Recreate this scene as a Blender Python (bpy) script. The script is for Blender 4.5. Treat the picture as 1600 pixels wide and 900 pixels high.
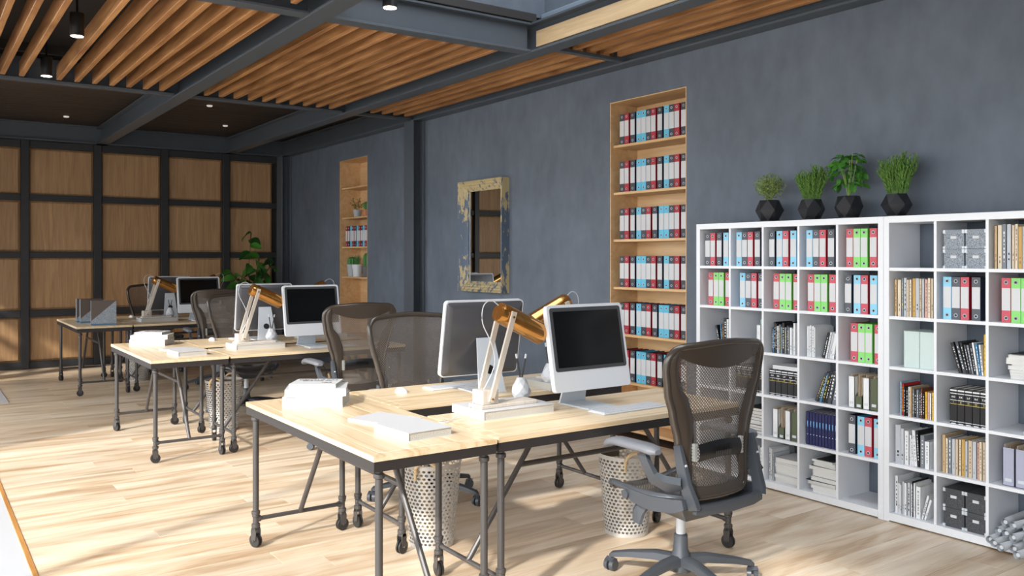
import bpy, math, random
from mathutils import Vector, Matrix
for o in list(bpy.data.objects): bpy.data.objects.remove(o, do_unlink=True)
scn = bpy.context.scene
col = scn.collection
PI = math.pi

# ------------------------------------------------------------------ camera, light, exposure
YAW = math.atan(942/1341)
cam = bpy.data.cameras.new('camera'); camo = bpy.data.objects.new('camera', cam); col.objects.link(camo)
camo.location = (0, 0, 1.5); camo.rotation_euler = (PI/2, 0, -YAW)
cam.sensor_width = 36; cam.lens = 36*1341/1600; cam.shift_y = -48/1600; cam.clip_start = .05
scn.camera = camo

w = bpy.data.worlds.new('sky'); scn.world = w; w.use_nodes = True
bg = w.node_tree.nodes['Background']; bg.inputs[0].default_value = (.92, .96, 1.0, 1); bg.inputs[1].default_value = 5.6

SUN_AZ, SUN_EL = math.radians(27), math.radians(32)
sun = bpy.data.lights.new('sun', 'SUN'); suno = bpy.data.objects.new('sun', sun); col.objects.link(suno)
sun.energy = 5.0; sun.angle = math.radians(2.5); sun.color = (1, .965, .90)
sd = Vector((math.cos(SUN_AZ)*math.cos(SUN_EL), math.sin(SUN_AZ)*math.cos(SUN_EL), -math.sin(SUN_EL)))
suno.rotation_euler = sd.to_track_quat('-Z', 'Y').to_euler()

def portal(loc, rot, sx, sy):
    l = bpy.data.lights.new('daylight_portal', 'AREA'); l.shape = 'RECTANGLE'; l.size = sx; l.size_y = sy
    l.cycles.is_portal = True
    o = bpy.data.objects.new('daylight_portal', l); col.objects.link(o); o.location = loc; o.rotation_euler = rot
portal((-.62, 2.2, 1.55), (0, -PI/2, 0), 3.0, 10)
portal((-.62, 9.5, 1.6), (0, -PI/2, 0), 2.8, 4)
portal((3.28, 2.6, 4.98), (0, 0, 0), 1.7, 5.2)

scn.view_settings.view_transform = 'Standard'; scn.view_settings.look = 'None'
scn.view_settings.exposure = 0.0; scn.view_settings.gamma = 1
scn.view_settings.use_curve_mapping = False

# ------------------------------------------------------------------ helpers
class NT:
    def __init__(s, m):
        m.use_nodes = True; s.t = m.node_tree; s.b = s.t.nodes['Principled BSDF']
    def n(s, typ, **kw):
        x = s.t.nodes.new(typ)
        for k, v in kw.items(): setattr(x, k, v)
        return x
    def l(s, a, b): s.t.links.new(a, b)
    def m(s, op, a, b=None, c=None):
        x = s.n('ShaderNodeMath', operation=op)
        for i, v in enumerate((a, b, c)):
            if v is None: continue
            if isinstance(v, (int, float)): x.inputs[i].default_value = v
            else: s.l(v, x.inputs[i])
        return x.outputs[0]
def srgb(r, g, b):
    f = lambda c: (c/255/12.92) if c/255 <= .04045 else ((c/255+.055)/1.055)**2.4
    return (f(r), f(g), f(b), 1)
MATS = {}
def mat(name, c, rough=.5, metal=0, spec=.5, noise=0, nscale=8, bump=0, bscale=60, emit=0, coat=0):
    if name in MATS: return MATS[name]
    m = bpy.data.materials.new(name); MATS[name] = m; t = NT(m); b = t.b
    c = srgb(*c)
    b.inputs['Base Color'].default_value = c; b.inputs['Roughness'].default_value = rough
    b.inputs['Metallic'].default_value = metal; b.inputs['Specular IOR Level'].default_value = spec
    b.inputs['Coat Weight'].default_value = coat
    m.diffuse_color = c
    if noise:
        tc = t.n('ShaderNodeTexCoord'); nz = t.n('ShaderNodeTexNoise'); nz.inputs['Scale'].default_value = nscale
        nz.inputs['Detail'].default_value = 6; t.l(tc.outputs['Object'], nz.inputs['Vector'])
        mx = t.n('ShaderNodeMix', data_type='RGBA'); t.l(nz.outputs[0], mx.inputs[0])
        mx.inputs[6].default_value = tuple(x*(1-noise) for x in c[:3])+(1,)
        mx.inputs[7].default_value = tuple(min(1, x*(1+noise)) for x in c[:3])+(1,)
        t.l(mx.outputs[2], b.inputs['Base Color'])
    if bump:
        tc = t.n('ShaderNodeTexCoord'); nz = t.n('ShaderNodeTexNoise'); nz.inputs['Scale'].default_value = bscale
        t.l(tc.outputs['Object'], nz.inputs['Vector']); bp = t.n('ShaderNodeBump'); bp.inputs['Strength'].default_value = bump
        bp.inputs['Distance'].default_value = .01; t.l(nz.outputs[0], bp.inputs['Height']); t.l(bp.outputs[0], b.inputs['Normal'])
    if emit:
        b.inputs['Emission Color'].default_value = c; b.inputs['Emission Strength'].default_value = emit
    return m
def wood(name, ca, cb, axis='X', scale=1.0, rough=.45, var=.25, bump=.15, stretch=14, fine=1.0, cc=None, contrast=0):
    if name in MATS: return MATS[name]
    m = bpy.data.materials.new(name); MATS[name] = m; t = NT(m); b = t.b
    m.diffuse_color = srgb(*ca)
    tc = t.n('ShaderNodeTexCoord'); oi = t.n('ShaderNodeObjectInfo')
    off = t.m('MULTIPLY', oi.outputs['Random'], 37.0)
    cx = t.n('ShaderNodeCombineXYZ'); [t.l(off, cx.inputs[i]) for i in range(3)]
    ad = t.n('ShaderNodeVectorMath', operation='ADD'); t.l(tc.outputs['Object'], ad.inputs[0]); t.l(cx.outputs[0], ad.inputs[1])
    mp = t.n('ShaderNodeMapping'); t.l(ad.outputs[0], mp.inputs[0])
    s = [stretch*scale]*3; s['XYZ'.index(axis)] = scale
    mp.inputs['Scale'].default_value = s
    nz = t.n('ShaderNodeTexNoise'); nz.inputs['Scale'].default_value = 1.0; nz.inputs['Detail'].default_value = 5
    nz.inputs['Distortion'].default_value = 1.2
    t.l(mp.outputs[0], nz.inputs['Vector'])
    mp2 = t.n('ShaderNodeMapping'); t.l(ad.outputs[0], mp2.inputs[0])
    s2 = [170*fine]*3; s2['XYZ'.index(axis)] = 5
    mp2.inputs['Scale'].default_value = s2
    nf = t.n('ShaderNodeTexNoise'); nf.inputs['Scale'].default_value = 1; nf.inputs['Detail'].default_value = 3; t.l(mp2.outputs[0], nf.inputs['Vector'])
    f = t.m('ADD', t.m('MULTIPLY', nz.outputs[0], .75), t.m('MULTIPLY', nf.outputs[0], .25))
    rp = t.n('ShaderNodeValToRGB'); t.l(f, rp.inputs[0])
    rp.color_ramp.elements[0].position = .34+contrast; rp.color_ramp.elements[0].color = srgb(*cb)
    rp.color_ramp.elements[1].position = .64-contrast; rp.color_ramp.elements[1].color = srgb(*ca)
    if cc:
        e = rp.color_ramp.elements.new(.48); e.color = srgb(*cc)
    hs = t.n('ShaderNodeHueSaturation'); t.l(rp.outputs[0], hs.inputs['Color'])
    t.l(t.m('ADD', t.m('MULTIPLY', oi.outputs['Random'], var), 1-var/2), hs.inputs['Value'])
    t.l(hs.outputs[0], b.inputs['Base Color'])
    b.inputs['Roughness'].default_value = rough
    if bump:
        bp = t.n('ShaderNodeBump'); bp.inputs['Strength'].default_value = bump; bp.inputs['Distance'].default_value = .003
        t.l(f, bp.inputs['Height']); t.l(bp.outputs[0], b.inputs['Normal'])
    return m
def alpha_mat(name, c, rough, metal, fn):
    """fn(t, x, y, z) -> socket that is 1 where the sheet is solid"""
    m = bpy.data.materials.new(name); MATS[name] = m; t = NT(m); b = t.b
    b.inputs['Base Color'].default_value = srgb(*c); b.inputs['Roughness'].default_value = rough; b.inputs['Metallic'].default_value = metal
    m.diffuse_color = srgb(*c)
    tc = t.n('ShaderNodeTexCoord'); sp = t.n('ShaderNodeSeparateXYZ'); t.l(tc.outputs['Object'], sp.inputs[0])
    t.l(fn(t, *sp.outputs), b.inputs['Alpha'])
    return m

class MB:
    def __init__(s): s.v = []; s.f = []; s.mi = []; s.cur = 0; s.T = None
    def add(s, vs, fs):
        k = len(s.v)
        if s.T is not None: vs = [tuple(s.T @ Vector(p)) for p in vs]
        s.v += [tuple(p) for p in vs]
        for f in fs: s.f.append([k+i for i in f]); s.mi.append(s.cur)
        return s
    def m(s, i): s.cur = i; return s
    def box(s, x0, y0, z0, x1, y1, z1, R=None, c=None):
        vs = [Vector(p) for p in ((x0,y0,z0),(x1,y0,z0),(x1,y1,z0),(x0,y1,z0),(x0,y0,z1),(x1,y0,z1),(x1,y1,z1),(x0,y1,z1))]
        if R is not None:
            c = Vector(c) if c else Vector(((x0+x1)/2, (y0+y1)/2, (z0+z1)/2)); vs = [c+R@(p-c) for p in vs]
        return s.add(vs, [(0,3,2,1),(4,5,6,7),(0,1,5,4),(1,2,6,5),(2,3,7,6),(3,0,4,7)])
    def bbox(s, x0, y0, z0, x1, y1, z1, b=.003):
        """box with chamfered edges"""
        xs=(x0,x1); ys=(y0,y1); zs=(z0,z1); vs=[]; idx={}
        for i in (0,1):
            for j in (0,1):
                for k in (0,1):
                    sx,sy,sz = (1-2*i)*b,(1-2*j)*b,(1-2*k)*b
                    for a,p in enumerate(((xs[i],ys[j]+sy,zs[k]+sz),(xs[i]+sx,ys[j],zs[k]+sz),(xs[i]+sx,ys[j]+sy,zs[k]))):
                        idx[i,j,k,a]=len(vs); vs.append(p)
        F=[]; I=idx
        def q(*c): F.append([I[t] for t in c])
        q((0,0,0,0),(0,0,1,0),(0,1,1,0),(0,1,0,0)); q((1,0,0,0),(1,1,0,0),(1,1,1,0),(1,0,1,0))
        q((0,0,0,1),(1,0,0,1),(1,0,1,1),(0,0,1,1)); q((0,1,0,1),(0,1,1,1),(1,1,1,1),(1,1,0,1))
        q((0,0,0,2),(0,1,0,2),(1,1,0,2),(1,0,0,2)); q((0,0,1,2),(1,0,1,2),(1,1,1,2),(0,1,1,2))
        for i in (0,1):
            for j in (0,1): q((i,j,0,0),(i,j,0,1),(i,j,1,1),(i,j,1,0))
            for k in (0,1): q((i,0,k,0),(i,0,k,2),(i,1,k,2),(i,1,k,0))
        for j in (0,1):
            for k in (0,1): q((0,j,k,1),(0,j,k,2),(1,j,k,2),(1,j,k,1))
        for i in (0,1):
            for j in (0,1):
                for k in (0,1): q((i,j,k,0),(i,j,k,1),(i,j,k,2))
        return s.add(vs, F)
    def sweep(s, pts, sec, closed=False, cap=True, up=(0,0,1), scales=None):
        """sec: list of (a,b) in the frame (side, up)"""
        P = [Vector(p) for p in pts]; n = len(P); m = len(sec); vs = []
        upv = Vector(up)
        for i, p in enumerate(P):
            if closed: d = P[(i+1)%n]-P[i-1]
            else: d = P[min(i+1,n-1)]-P[max(i-1,0)]
            d.normalize(); u = upv-d*upv.dot(d)
            if u.length < 1e-3: u = Vector((0,1,0))-d*d.y
            if u.length < 1e-3: u = Vector((1,0,0))
            u.normalize(); sdv = d.cross(u); k = scales[i] if scales else 1
            for a, b in sec: vs.append(p+sdv*a*k+u*b*k)
        F = []
        for i in range(n if closed else n-1):
            j = (i+1)%n
            for k in range(m): F.append((i*m+k, i*m+(k+1)%m, j*m+(k+1)%m, j*m+k))
        if cap and not closed: F += [tuple(range(m))[::-1], tuple((n-1)*m+k for k in range(m))]
        return s.add(vs, F)
    def tube(s, pts, r, n=8, closed=False, rs=None, up=(0,0,1)):
        return s.sweep(pts, [(r*math.cos(2*PI*k/n), r*math.sin(2*PI*k/n)) for k in range(n)], closed, up=up, scales=rs)
    def cone(s, a, b, ra, rb, n=12):
        return s.sweep([a, b], [(math.cos(2*PI*k/n), math.sin(2*PI*k/n)) for k in range(n)], scales=[ra, rb])
    def lathe(s, prof, n=16, c=(0,0,0), twist=0, cap=True):
        vs = []; F = []; m = len(prof)
        for i, (r, z) in enumerate(prof):
            for k in range(n):
                a = 2*PI*k/n+twist*i; vs.append((c[0]+r*math.cos(a), c[1]+r*math.sin(a), c[2]+z))
        for i in range(m-1):
            for k in range(n): F.append((i*n+k, i*n+(k+1)%n, (i+1)*n+(k+1)%n, (i+1)*n+k))
        if cap: F += [tuple(range(n))[::-1], tuple((m-1)*n+k for k in range(n))]
        return s.add(vs, F)
    def prism(s, poly, z0, z1):
        n = len(poly)
        return s.add([(x,y,z0) for x,y in poly]+[(x,y,z1) for x,y in poly],
            [tuple(range(n))[::-1], tuple(range(n,2*n))]+[(i,(i+1)%n,n+(i+1)%n,n+i) for i in range(n)])
    def grid(s, fn, nu, nv):
        vs = [fn(i/nu, j/nv) for j in range(nv+1) for i in range(nu+1)]
        return s.add(vs, [(j*(nu+1)+i, j*(nu+1)+i+1, (j+1)*(nu+1)+i+1, (j+1)*(nu+1)+i) for j in range(nv) for i in range(nu)])
    def mesh(s, name, mats, smooth=True, ang=35):
        me = bpy.data.meshes.new(name); me.from_pydata(s.v, [], s.f)
        for x in (mats if isinstance(mats, (list, tuple)) else [mats]): me.materials.append(x)
        me.polygons.foreach_set('material_index', s.mi)
        if smooth:
            me.polygons.foreach_set('use_smooth', [True]*len(me.polygons)); me.set_sharp_from_angle(angle=math.radians(ang))
        me.update(); return me
    def ob(s, name, mats, parent=None, loc=None, rot=None, **kw):
        return obj(name, s.mesh(name, mats, **kw), parent, loc, rot)
def obj(name, me, parent=None, loc=None, rot=None):
    o = bpy.data.objects.new(name, me); col.objects.link(o)
    if parent: o.parent = parent
    if loc is not None: o.location = loc
    if rot is not None: o.rotation_euler = rot
    return o
def tag(o, label, cat, group=None, kind=None):
    if label: o['label'] = label
    if cat: o['category'] = cat
    if group: o['group'] = group
    if kind: o['kind'] = kind
    return o
def thing(name, label, cat, loc=(0,0,0), rz=0, group=None):
    o = bpy.data.objects.new(name, None); col.objects.link(o); o.empty_display_size = .05
    o.location = loc; o.rotation_euler = (0,0,rz); return tag(o, label, cat, group)
def struct(o): o['kind'] = 'structure'; return o
def dup(root, loc, rz=None, label=None, group=None, rot=None):
    KIDS = {}
    for o in col.objects:
        if o.parent: KIDS.setdefault(o.parent.name, []).append(o)
    def rec(o, p):
        c = o.copy(); col.objects.link(c); c.parent = p
        for k in KIDS.get(o.name, []): rec(k, c)
        return c
    r = rec(root, None); r.location = loc
    if rz is not None: r.rotation_euler = (0,0,rz)
    if rot is not None: r.rotation_euler = rot
    if label: r['label'] = label
    if group: r['group'] = group
    return r
ORD = ['first','second','third','fourth','fifth','sixth','seventh','eighth','ninth','tenth','eleventh','twelfth','thirteenth','fourteenth','fifteenth','sixteenth','seventeenth','eighteenth']
def text_mesh(body, size, depth=.0004, bold=0):
    cu = bpy.data.curves.new('lettering', 'FONT'); cu.body = body; cu.size = size; cu.extrude = depth
    cu.align_x = 'CENTER'; cu.align_y = 'CENTER'; cu.resolution_u = 2; cu.offset = bold
    o = bpy.data.objects.new('lettering', cu); col.objects.link(o)
    dg = bpy.context.evaluated_depsgraph_get(); me = bpy.data.meshes.new_from_object(o.evaluated_get(dg))
    bpy.data.objects.remove(o); return me
def lettering(body, size, m, parent, loc, rot, bold=0):
    me = text_mesh(body, size, bold=bold); me.materials.clear(); me.materials.append(m)
    return obj('lettering', me, parent, loc, rot)

# ------------------------------------------------------------------ materials
M_floor = wood('oak_floor', (224,208,186), (176,146,114), 'X', .8, rough=.32, var=.16, bump=.12, stretch=7, contrast=.02, cc=(206,184,157))
M_white_floor = mat('white_floor', (186,187,190), .35)
M_oak_edge = wood('oak_trim', (176,128,70), (140,92,44), 'Y', 1, rough=.5)
def plaster():
    m = bpy.data.materials.new('slate_plaster'); t = NT(m); b = t.b
    tc = t.n('ShaderNodeTexCoord'); n1 = t.n('ShaderNodeTexNoise'); n1.inputs['Scale'].default_value = 1.6; n1.inputs['Detail'].default_value = 8; n1.inputs['Roughness'].default_value = .62
    t.l(tc.outputs['Object'], n1.inputs['Vector'])
    mp = t.n('ShaderNodeMapping'); mp.inputs['Scale'].default_value = (4,4,2); t.l(tc.outputs['Object'], mp.inputs[0])
    n2 = t.n('ShaderNodeTexNoise'); n2.inputs['Scale'].default_value = 2.2; n2.inputs['Detail'].default_value = 6; t.l(mp.outputs[0], n2.inputs['Vector'])
    f = t.m('ADD', t.m('MULTIPLY', n1.outputs[0], .6), t.m('MULTIPLY', n2.outputs[0], .4))
    rp = t.n('ShaderNodeValToRGB'); t.l(f, rp.inputs[0])
    rp.color_ramp.elements[0].position = .36; rp.color_ramp.elements[0].color = srgb(88,96,107)
    rp.color_ramp.elements[1].position = .66; rp.color_ramp.elements[1].color = srgb(106,115,127)
    t.l(rp.outputs[0], b.inputs['Base Color']); b.inputs['Roughness'].default_value = .62
    bp = t.n('ShaderNodeBump'); bp.inputs['Strength'].default_value = .25; bp.inputs['Distance'].default_value = .01
    t.l(f, bp.inputs['Height']); t.l(bp.outputs[0], b.inputs['Normal']); m.diffuse_color = srgb(80,88,98); return m
M_wall = plaster()
M_steel = mat('slate_steel', (82,89,97), .4, 0, .5, noise=.12, nscale=3)
M_dark = mat('dark_ceiling', (44,42,42), .6, noise=.2)
M_darkwood = wood('dark_ceiling_wood', (66,54,46), (44,36,32), 'X', .8, rough=.55, var=.3)
M_slat = wood('amber_oak_slats', (204,150,98), (140,92,54), 'Y', .9, rough=.4, var=.12, stretch=10, cc=(172,122,76))
M_slat2 = wood('pale_oak_board', (222,196,158), (196,164,120), 'Y', 1.2, rough=.5, var=.05)
M_panel = wood('oak_wall_panels', (194,154,112), (164,126,88), 'Z', 1.4, rough=.5, var=.14, stretch=16)
M_frame = mat('charcoal_grid', (50,50,53), .5, noise=.1)
M_niche = wood('niche_oak', (224,188,142), (204,162,112), 'Y', 1.3, rough=.42, var=.05, stretch=9)
M_desk = wood('desk_maple', (222,202,172), (192,160,120), 'X', 1.4, rough=.33, var=.08, stretch=12, cc=(212,190,156))
M_pipe = mat('gunmetal_pipe', (74,71,70), .42, .25, noise=.1)
M_iron = mat('blackened_iron', (52,48,48), .45, .3)
M_wheel = mat('caster_black', (40,38,38), .45)
M_wheelm = mat('caster_brass', (120,104,90), .35, .7)
M_white = mat('white_lacquer', (228,230,234), .32)
M_whitep = mat('white_plastic', (204,206,210), .28)
M_case = mat('white_aluminium', (216,218,222), .3, .0)
M_alu = mat('brushed_aluminium', (204,210,216), .35, .1)
M_bezel = mat('dark_bezel', (66,68,70), .3)
M_screen = mat('black_screen', (6,7,8), .14)
M_mback = mat('monitor_back', (86,86,90), .22, .2)
M_black = mat('black_plastic', (24,24,26), .4)
M_chairg = mat('graphite_plastic', (66,70,76), .34)
M_chairb = mat('bronze_black_shell', (68,60,53), .22, 0, .6)
M_padg = mat('grey_arm_pad', (106,108,114), .5)
M_paper = mat('white_paper', (208,209,211), .6)
M_page = mat('page_edges', (222,220,214), .7, bump=.2, bscale=200)
M_rope = mat('cream_rope', (216,190,150), .8, bump=.6, bscale=300)
M_zinc = mat('zinc_sheet', (190,186,180), .45, .3)
M_pot = mat('matte_black_pot', (36,36,40), .38)
M_green = mat('herb_green', (104,142,66), .5, noise=.35, nscale=20)
M_green2 = mat('leaf_green', (70,130,46), .4, noise=.35, nscale=12)
M_green3 = mat('deep_leaf_green', (44,94,36), .4, noise=.3, nscale=12)
M_cactus = mat('cactus_green', (74,130,66), .5, bump=.5, bscale=90)
M_mirror = mat('mirror_glass', (225,228,230), .01, 1)
M_brass = mat('brass', (196,150,60), .25, 1)
M_glow = mat('downlight_glow', (255,236,214), .5, emit=9)
def amber():
    m = bpy.data.materials.new('amber_glass'); t = NT(m); b = t.b
    b.inputs['Base Color'].default_value = srgb(216,156,78); b.inputs['Roughness'].default_value = .1
    b.inputs['Metallic'].default_value = .85; b.inputs['Coat Weight'].default_value = .6
    b.inputs['Alpha'].default_value = .74; m.diffuse_color = srgb(210,120,40); return m
M_amber = amber()
def distressed():
    m = bpy.data.materials.new('distressed_paint'); t = NT(m); b = t.b
    tc = t.n('ShaderNodeTexCoord'); mp = t.n('ShaderNodeMapping'); mp.inputs['Scale'].default_value = (26,26,8); t.l(tc.outputs['Object'], mp.inputs[0])
    nz = t.n('ShaderNodeTexNoise'); nz.inputs['Scale'].default_value = 1; nz.inputs['Detail'].default_value = 9; nz.inputs['Roughness'].default_value = .7; t.l(mp.outputs[0], nz.inputs['Vector'])
    sp = t.n('ShaderNodeSeparateXYZ'); t.l(tc.outputs['Object'], sp.inputs[0])
    up = t.m('ABSOLUTE', t.m('SUBTRACT', sp.outputs[2], -.06))
    f = t.m('ADD', nz.outputs[0], t.m('MULTIPLY', t.m('SUBTRACT', up, .36), .35))
    rp = t.n('ShaderNodeValToRGB'); t.l(f, rp.inputs[0]); rp.color_ramp.interpolation = 'LINEAR'
    e = rp.color_ramp.elements; e[0].position = .49; e[0].color = srgb(84,98,116); e[1].position = .515; e[1].color = srgb(186,168,124)
    t.l(rp.outputs[0], b.inputs['Base Color']); b.inputs['Roughness'].default_value = .6
    bp = t.n('ShaderNodeBump'); bp.inputs['Strength'].default_value = .6; bp.inputs['Distance'].default_value = .004; t.l(f, bp.inputs['Height']); t.l(bp.outputs[0], b.inputs['Normal'])
    m.diffuse_color = srgb(120,120,110); return m
M_distress = distressed()
def holes(t, x, y, z):
    a = t.m('MULTIPLY', t.m('ARCTAN2', y, x), 34/(2*PI)); r = t.m('MULTIPLY', z, 1/.019)
    odd = t.m('MULTIPLY', t.m('MODULO', t.m('FLOOR', r), 2), .5)
    fa = t.m('SUBTRACT', t.m('FRACT', t.m('ADD', t.m('ADD', a, 100), odd)), .5); fr = t.m('SUBTRACT', t.m('FRACT', r), .5)
    d = t.m('ADD', t.m('MULTIPLY', fa, fa), t.m('MULTIPLY', fr, fr))
    s = t.m('GREATER_THAN', d, .115)
    edge = t.m('MAXIMUM', t.m('LESS_THAN', z, .022), t.m('GREATER_THAN', z, .418))
    return t.m('MAXIMUM', s, edge)
M_perf = alpha_mat('perforated_zinc', (184,182,178), .42, .25, holes)
def weave(t, x, y, z):
    p = t.m('MULTIPLY', t.m('ADD', x, z), 1/.015); q = t.m('MULTIPLY', t.m('SUBTRACT', x, z), 1/.015)
    fp = t.m('ABSOLUTE', t.m('SUBTRACT', t.m('FRACT', t.m('ADD', p, 50)), .5)); fq = t.m('ABSOLUTE', t.m('SUBTRACT', t.m('FRACT', t.m('ADD', q, 50)), .5))
    return t.m('GREATER_THAN', t.m('MAXIMUM', fp, fq), .29)
M_mesh = alpha_mat('chair_mesh', (112,103,95), .5, 0, weave)
def weave2(t, x, y, z): return weave(t, x, z, y)
M_mesh2 = alpha_mat('seat_mesh', (70,68,66), .5, 0, weave2)
def speckle(name, a, b_):
    m = bpy.data.materials.new(name); t = NT(m)
    tc = t.n('ShaderNodeTexCoord'); nz = t.n('ShaderNodeTexNoise'); nz.inputs['Scale'].default_value = 330; nz.inputs['Detail'].default_value = 2
    t.l(tc.outputs['Object'], nz.inputs['Vector']); rp = t.n('ShaderNodeValToRGB'); t.l(nz.outputs[0], rp.inputs[0])
    rp.color_ramp.elements[0].position = .44; rp.color_ramp.elements[0].color = srgb(*a); rp.color_ramp.elements[1].position = .56; rp.color_ramp.elements[1].color = srgb(*b_)
    t.l(rp.outputs[0], t.b.inputs['Base Color']); t.b.inputs['Roughness'].default_value = .6; m.diffuse_color = srgb(*a); return m
M_speck = speckle('speckled_card', (96,104,114), (166,174,182))
M_speckd = speckle('dark_speckled_card', (48,50,54), (84,86,90))
M_marble = speckle('marbled_card', (190,208,204), (204,218,214))

# ------------------------------------------------------------------ structure
WX = 4.88; BY = 13.2; LX = -.6; NY = -3.0
fb = MB(); fb.box(.475, NY, -.12, 5.3, BY+.2, -.004); floor = struct(fb.ob('floor', mat('floor_seam', (84,62,44), .8)))
random.seed(4)
pm = {}
def plank_mesh(L):
    if L not in pm: pm[L] = MB().bbox(0, 0, -.02, L-.0015,  .1885, 0, .0006).mesh('plank', M_floor, smooth=False)
    return pm[L]
y = 1.43; r = 0
while y < BY-.01:
    x = .5; cuts = [x]; first = [.6,1.4,1.0,1.8,.8,1.2][r % 6] + random.choice([0,.2,-.2])
    L = max(.4, first)
    while x < WX-.02:
        L = min(L, WX-x)
        if WX-x-L < .3: L = WX-x
        L = round(L, 3)
        obj('plank', plank_mesh(L), floor, (x, y, random.uniform(-.0006, 0)))
        x += L; L = 2.0
    y += .19; r += 1
t = MB(); t.box(LX-.2, NY, -.12, .475, 7.9, 0); t.box(LX-.2, 7.9, -.12, .475, BY+.2, -.002)
wf = struct(t.ob('floor_margin', M_white_floor))
t = MB(); t.bbox(.475, NY, -.02, .5, BY, .004, .002); struct(t.ob('trim_1', M_oak_edge))
t = MB(); t.bbox(.1, 10.22, 0, .84, 13.0, .012, .003)
tag(t.ob('floor_mat', M_white_floor), 'flat white mat on the floor at the far left edge', 'mat')

# right wall with two niches
N1 = (4.62, 5.495, 2.812); N2 = (10.222, 11.098, 2.826)
t = MB()
for a, b in ((NY, N1[0]), (N1[1], N2[0]), (N2[1], BY+.2)): t.box(WX, a, 0, 5.3, b, 4.6)
for n in (N1, N2): t.box(WX, n[0], n[2], 5.3, n[1], 4.6); t.box(5.22, n[0], 0, 5.3, n[1], n[2])
wall_right = struct(t.ob('wall_right', M_wall, smooth=False))
# back wall with grid
t = MB(); t.box(LX-.2, BY+.06, 0, 5.3, BY+.3, 4.0)
wall_back = struct(t.ob('wall_back', M_dark, smooth=False))
PX = [-.51, .38, 1.27, 2.16, 3.05, 3.94]
rows = [(2.348, 2.976), (1.576, 2.263), (.788, 1.492), (.093, .695)]
for px in PX: MB().bbox(px-.05, BY-.06, 0, px+.05, BY+.06, 3.07, .004).ob('post', M_frame, wall_back)
MB().bbox(4.72, BY-.06, 0, 4.80, BY+.06, 3.07, .004).ob('post', M_frame, wall_back)
for z0, z1 in ((0,.093),(.695,.788),(1.492,1.576),(2.263,2.348),(2.976,3.07)):
    for i, px in enumerate(PX):
        e = (PX+[4.77])[i+1]
        MB().bbox(px+.05, BY-.035, z0, e-.05, BY+.06, z1, .003).ob('rail', M_frame, wall_back)
def panel_mesh(W, H):
    t = MB(); b = .028
    t.box(0,.02,0, W,.05,H)
    t.add([(0,.02,0),(W,.02,0),(W,.02,H),(0,.02,H),(b,0,b),(W-b,0,b),(W-b,0,H-b),(b,0,H-b)], [(0,1,5,4),(1,2,6,5),(2,3,7,6),(3,0,4,7),(4,5,6,7)])
    return t.mesh('panel', M_panel, smooth=False)
for z0, z1 in rows:
    me = panel_mesh(.79, z1-z0); ml = panel_mesh(.68, z1-z0)
    for i, px in enumerate(PX): obj('panel', me if i < 5 else ml, wall_back, (px+.05, BY+.005, z0))
# left wall with the daylight openings and rear wall
WIN = (-2.6, 7.25)
t = MB()
t.box(LX-.2, NY-.2, 0, LX, WIN[0], 4.0); t.box(LX-.2, WIN[0], 3.12, LX, WIN[1], 4.0)
t.box(LX-.2, WIN[1], 0, LX, 7.5, 4.0); t.box(LX-.2, 7.5, 0, LX, 11.5, .2); t.box(LX-.2, 7.5, 3.0, LX, 11.5, 4.0); t.box(LX-.2, 11.5, 0, LX, 11.75, 4.0); t.box(LX-.2, 11.75, 0, LX, 12.5, .9); t.box(LX-.2, 11.75, 2.1, LX, 12.5, 4.0); t.box(LX-.2, 12.5, 0, LX, BY+.3, 4.0)
struct(t.ob('wall_left', M_wall, smooth=False))
t = MB()
for y0 in (-2.6, .68, 3.96, 7.2): t.box(LX-.12, y0, 0, LX-.06, y0+.05, 3.12)
t.box(LX-.12, -2.6, 0, LX-.06, 7.25, .05); t.box(LX-.12, -2.6, 3.07, LX-.06, 7.25, 3.12)
struct(t.ob('window_3', M_frame, smooth=False)); t = MB()
for y0 in (7.5, 8.8, 10.1, 11.44): t.box(LX-.12, y0, .2, LX-.06, y0+.06, 3.0)
t.box(LX-.12, 7.5, .2, LX-.06, 11.5, .25); t.box(LX-.12, 7.5, 2.95, LX-.06, 11.5, 3.0)
struct(t.ob('window_4', M_frame, smooth=False)); t = MB(); t.box(-8.2, 7.22, -.1, LX-.2, 7.4, 6.5)  # last box: unseen outdoor wall added to keep sun off the far windows
struct(t.ob('wall_sun_blocker', mat('pale_render', (206,200,190), .8), smooth=False)); t = MB(); t.box(-30, -25, -.3, LX-.2, 30, -.15)
struct(t.ob('ground_outdoor', mat('paving', (150,146,140), .8), smooth=False)); t = MB(); t.box(LX-.11, .7, 0, LX-.07, .74, 3.1)
struct(t.ob('window_1', M_frame, smooth=False))
t = MB()
t.box(LX-.12, 11.75, .9, LX-.06, 12.5, .95); t.box(LX-.12, 11.75, 2.05, LX-.06, 12.5, 2.1); t.box(LX-.12, 12.1, .9, LX-.06, 12.14, 2.1)
for k in range(7): t.box(LX-.11, 11.75, 1.0+k*.155, LX-.07, 12.5, 1.05+k*.155, R=Matrix.Rotation(.35,3,'X') if k % 2 else Matrix.Rotation(-.2,3,'X'))  # louvre bars added to break the sun into dapples on the back wall
struct(t.ob('window_2', M_frame, smooth=False))
t = MB(); t.box(LX-.2, NY-.2, 0, 5.3, NY, 4.0); struct(t.ob('wall_rear', M_wall, smooth=False))

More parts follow.
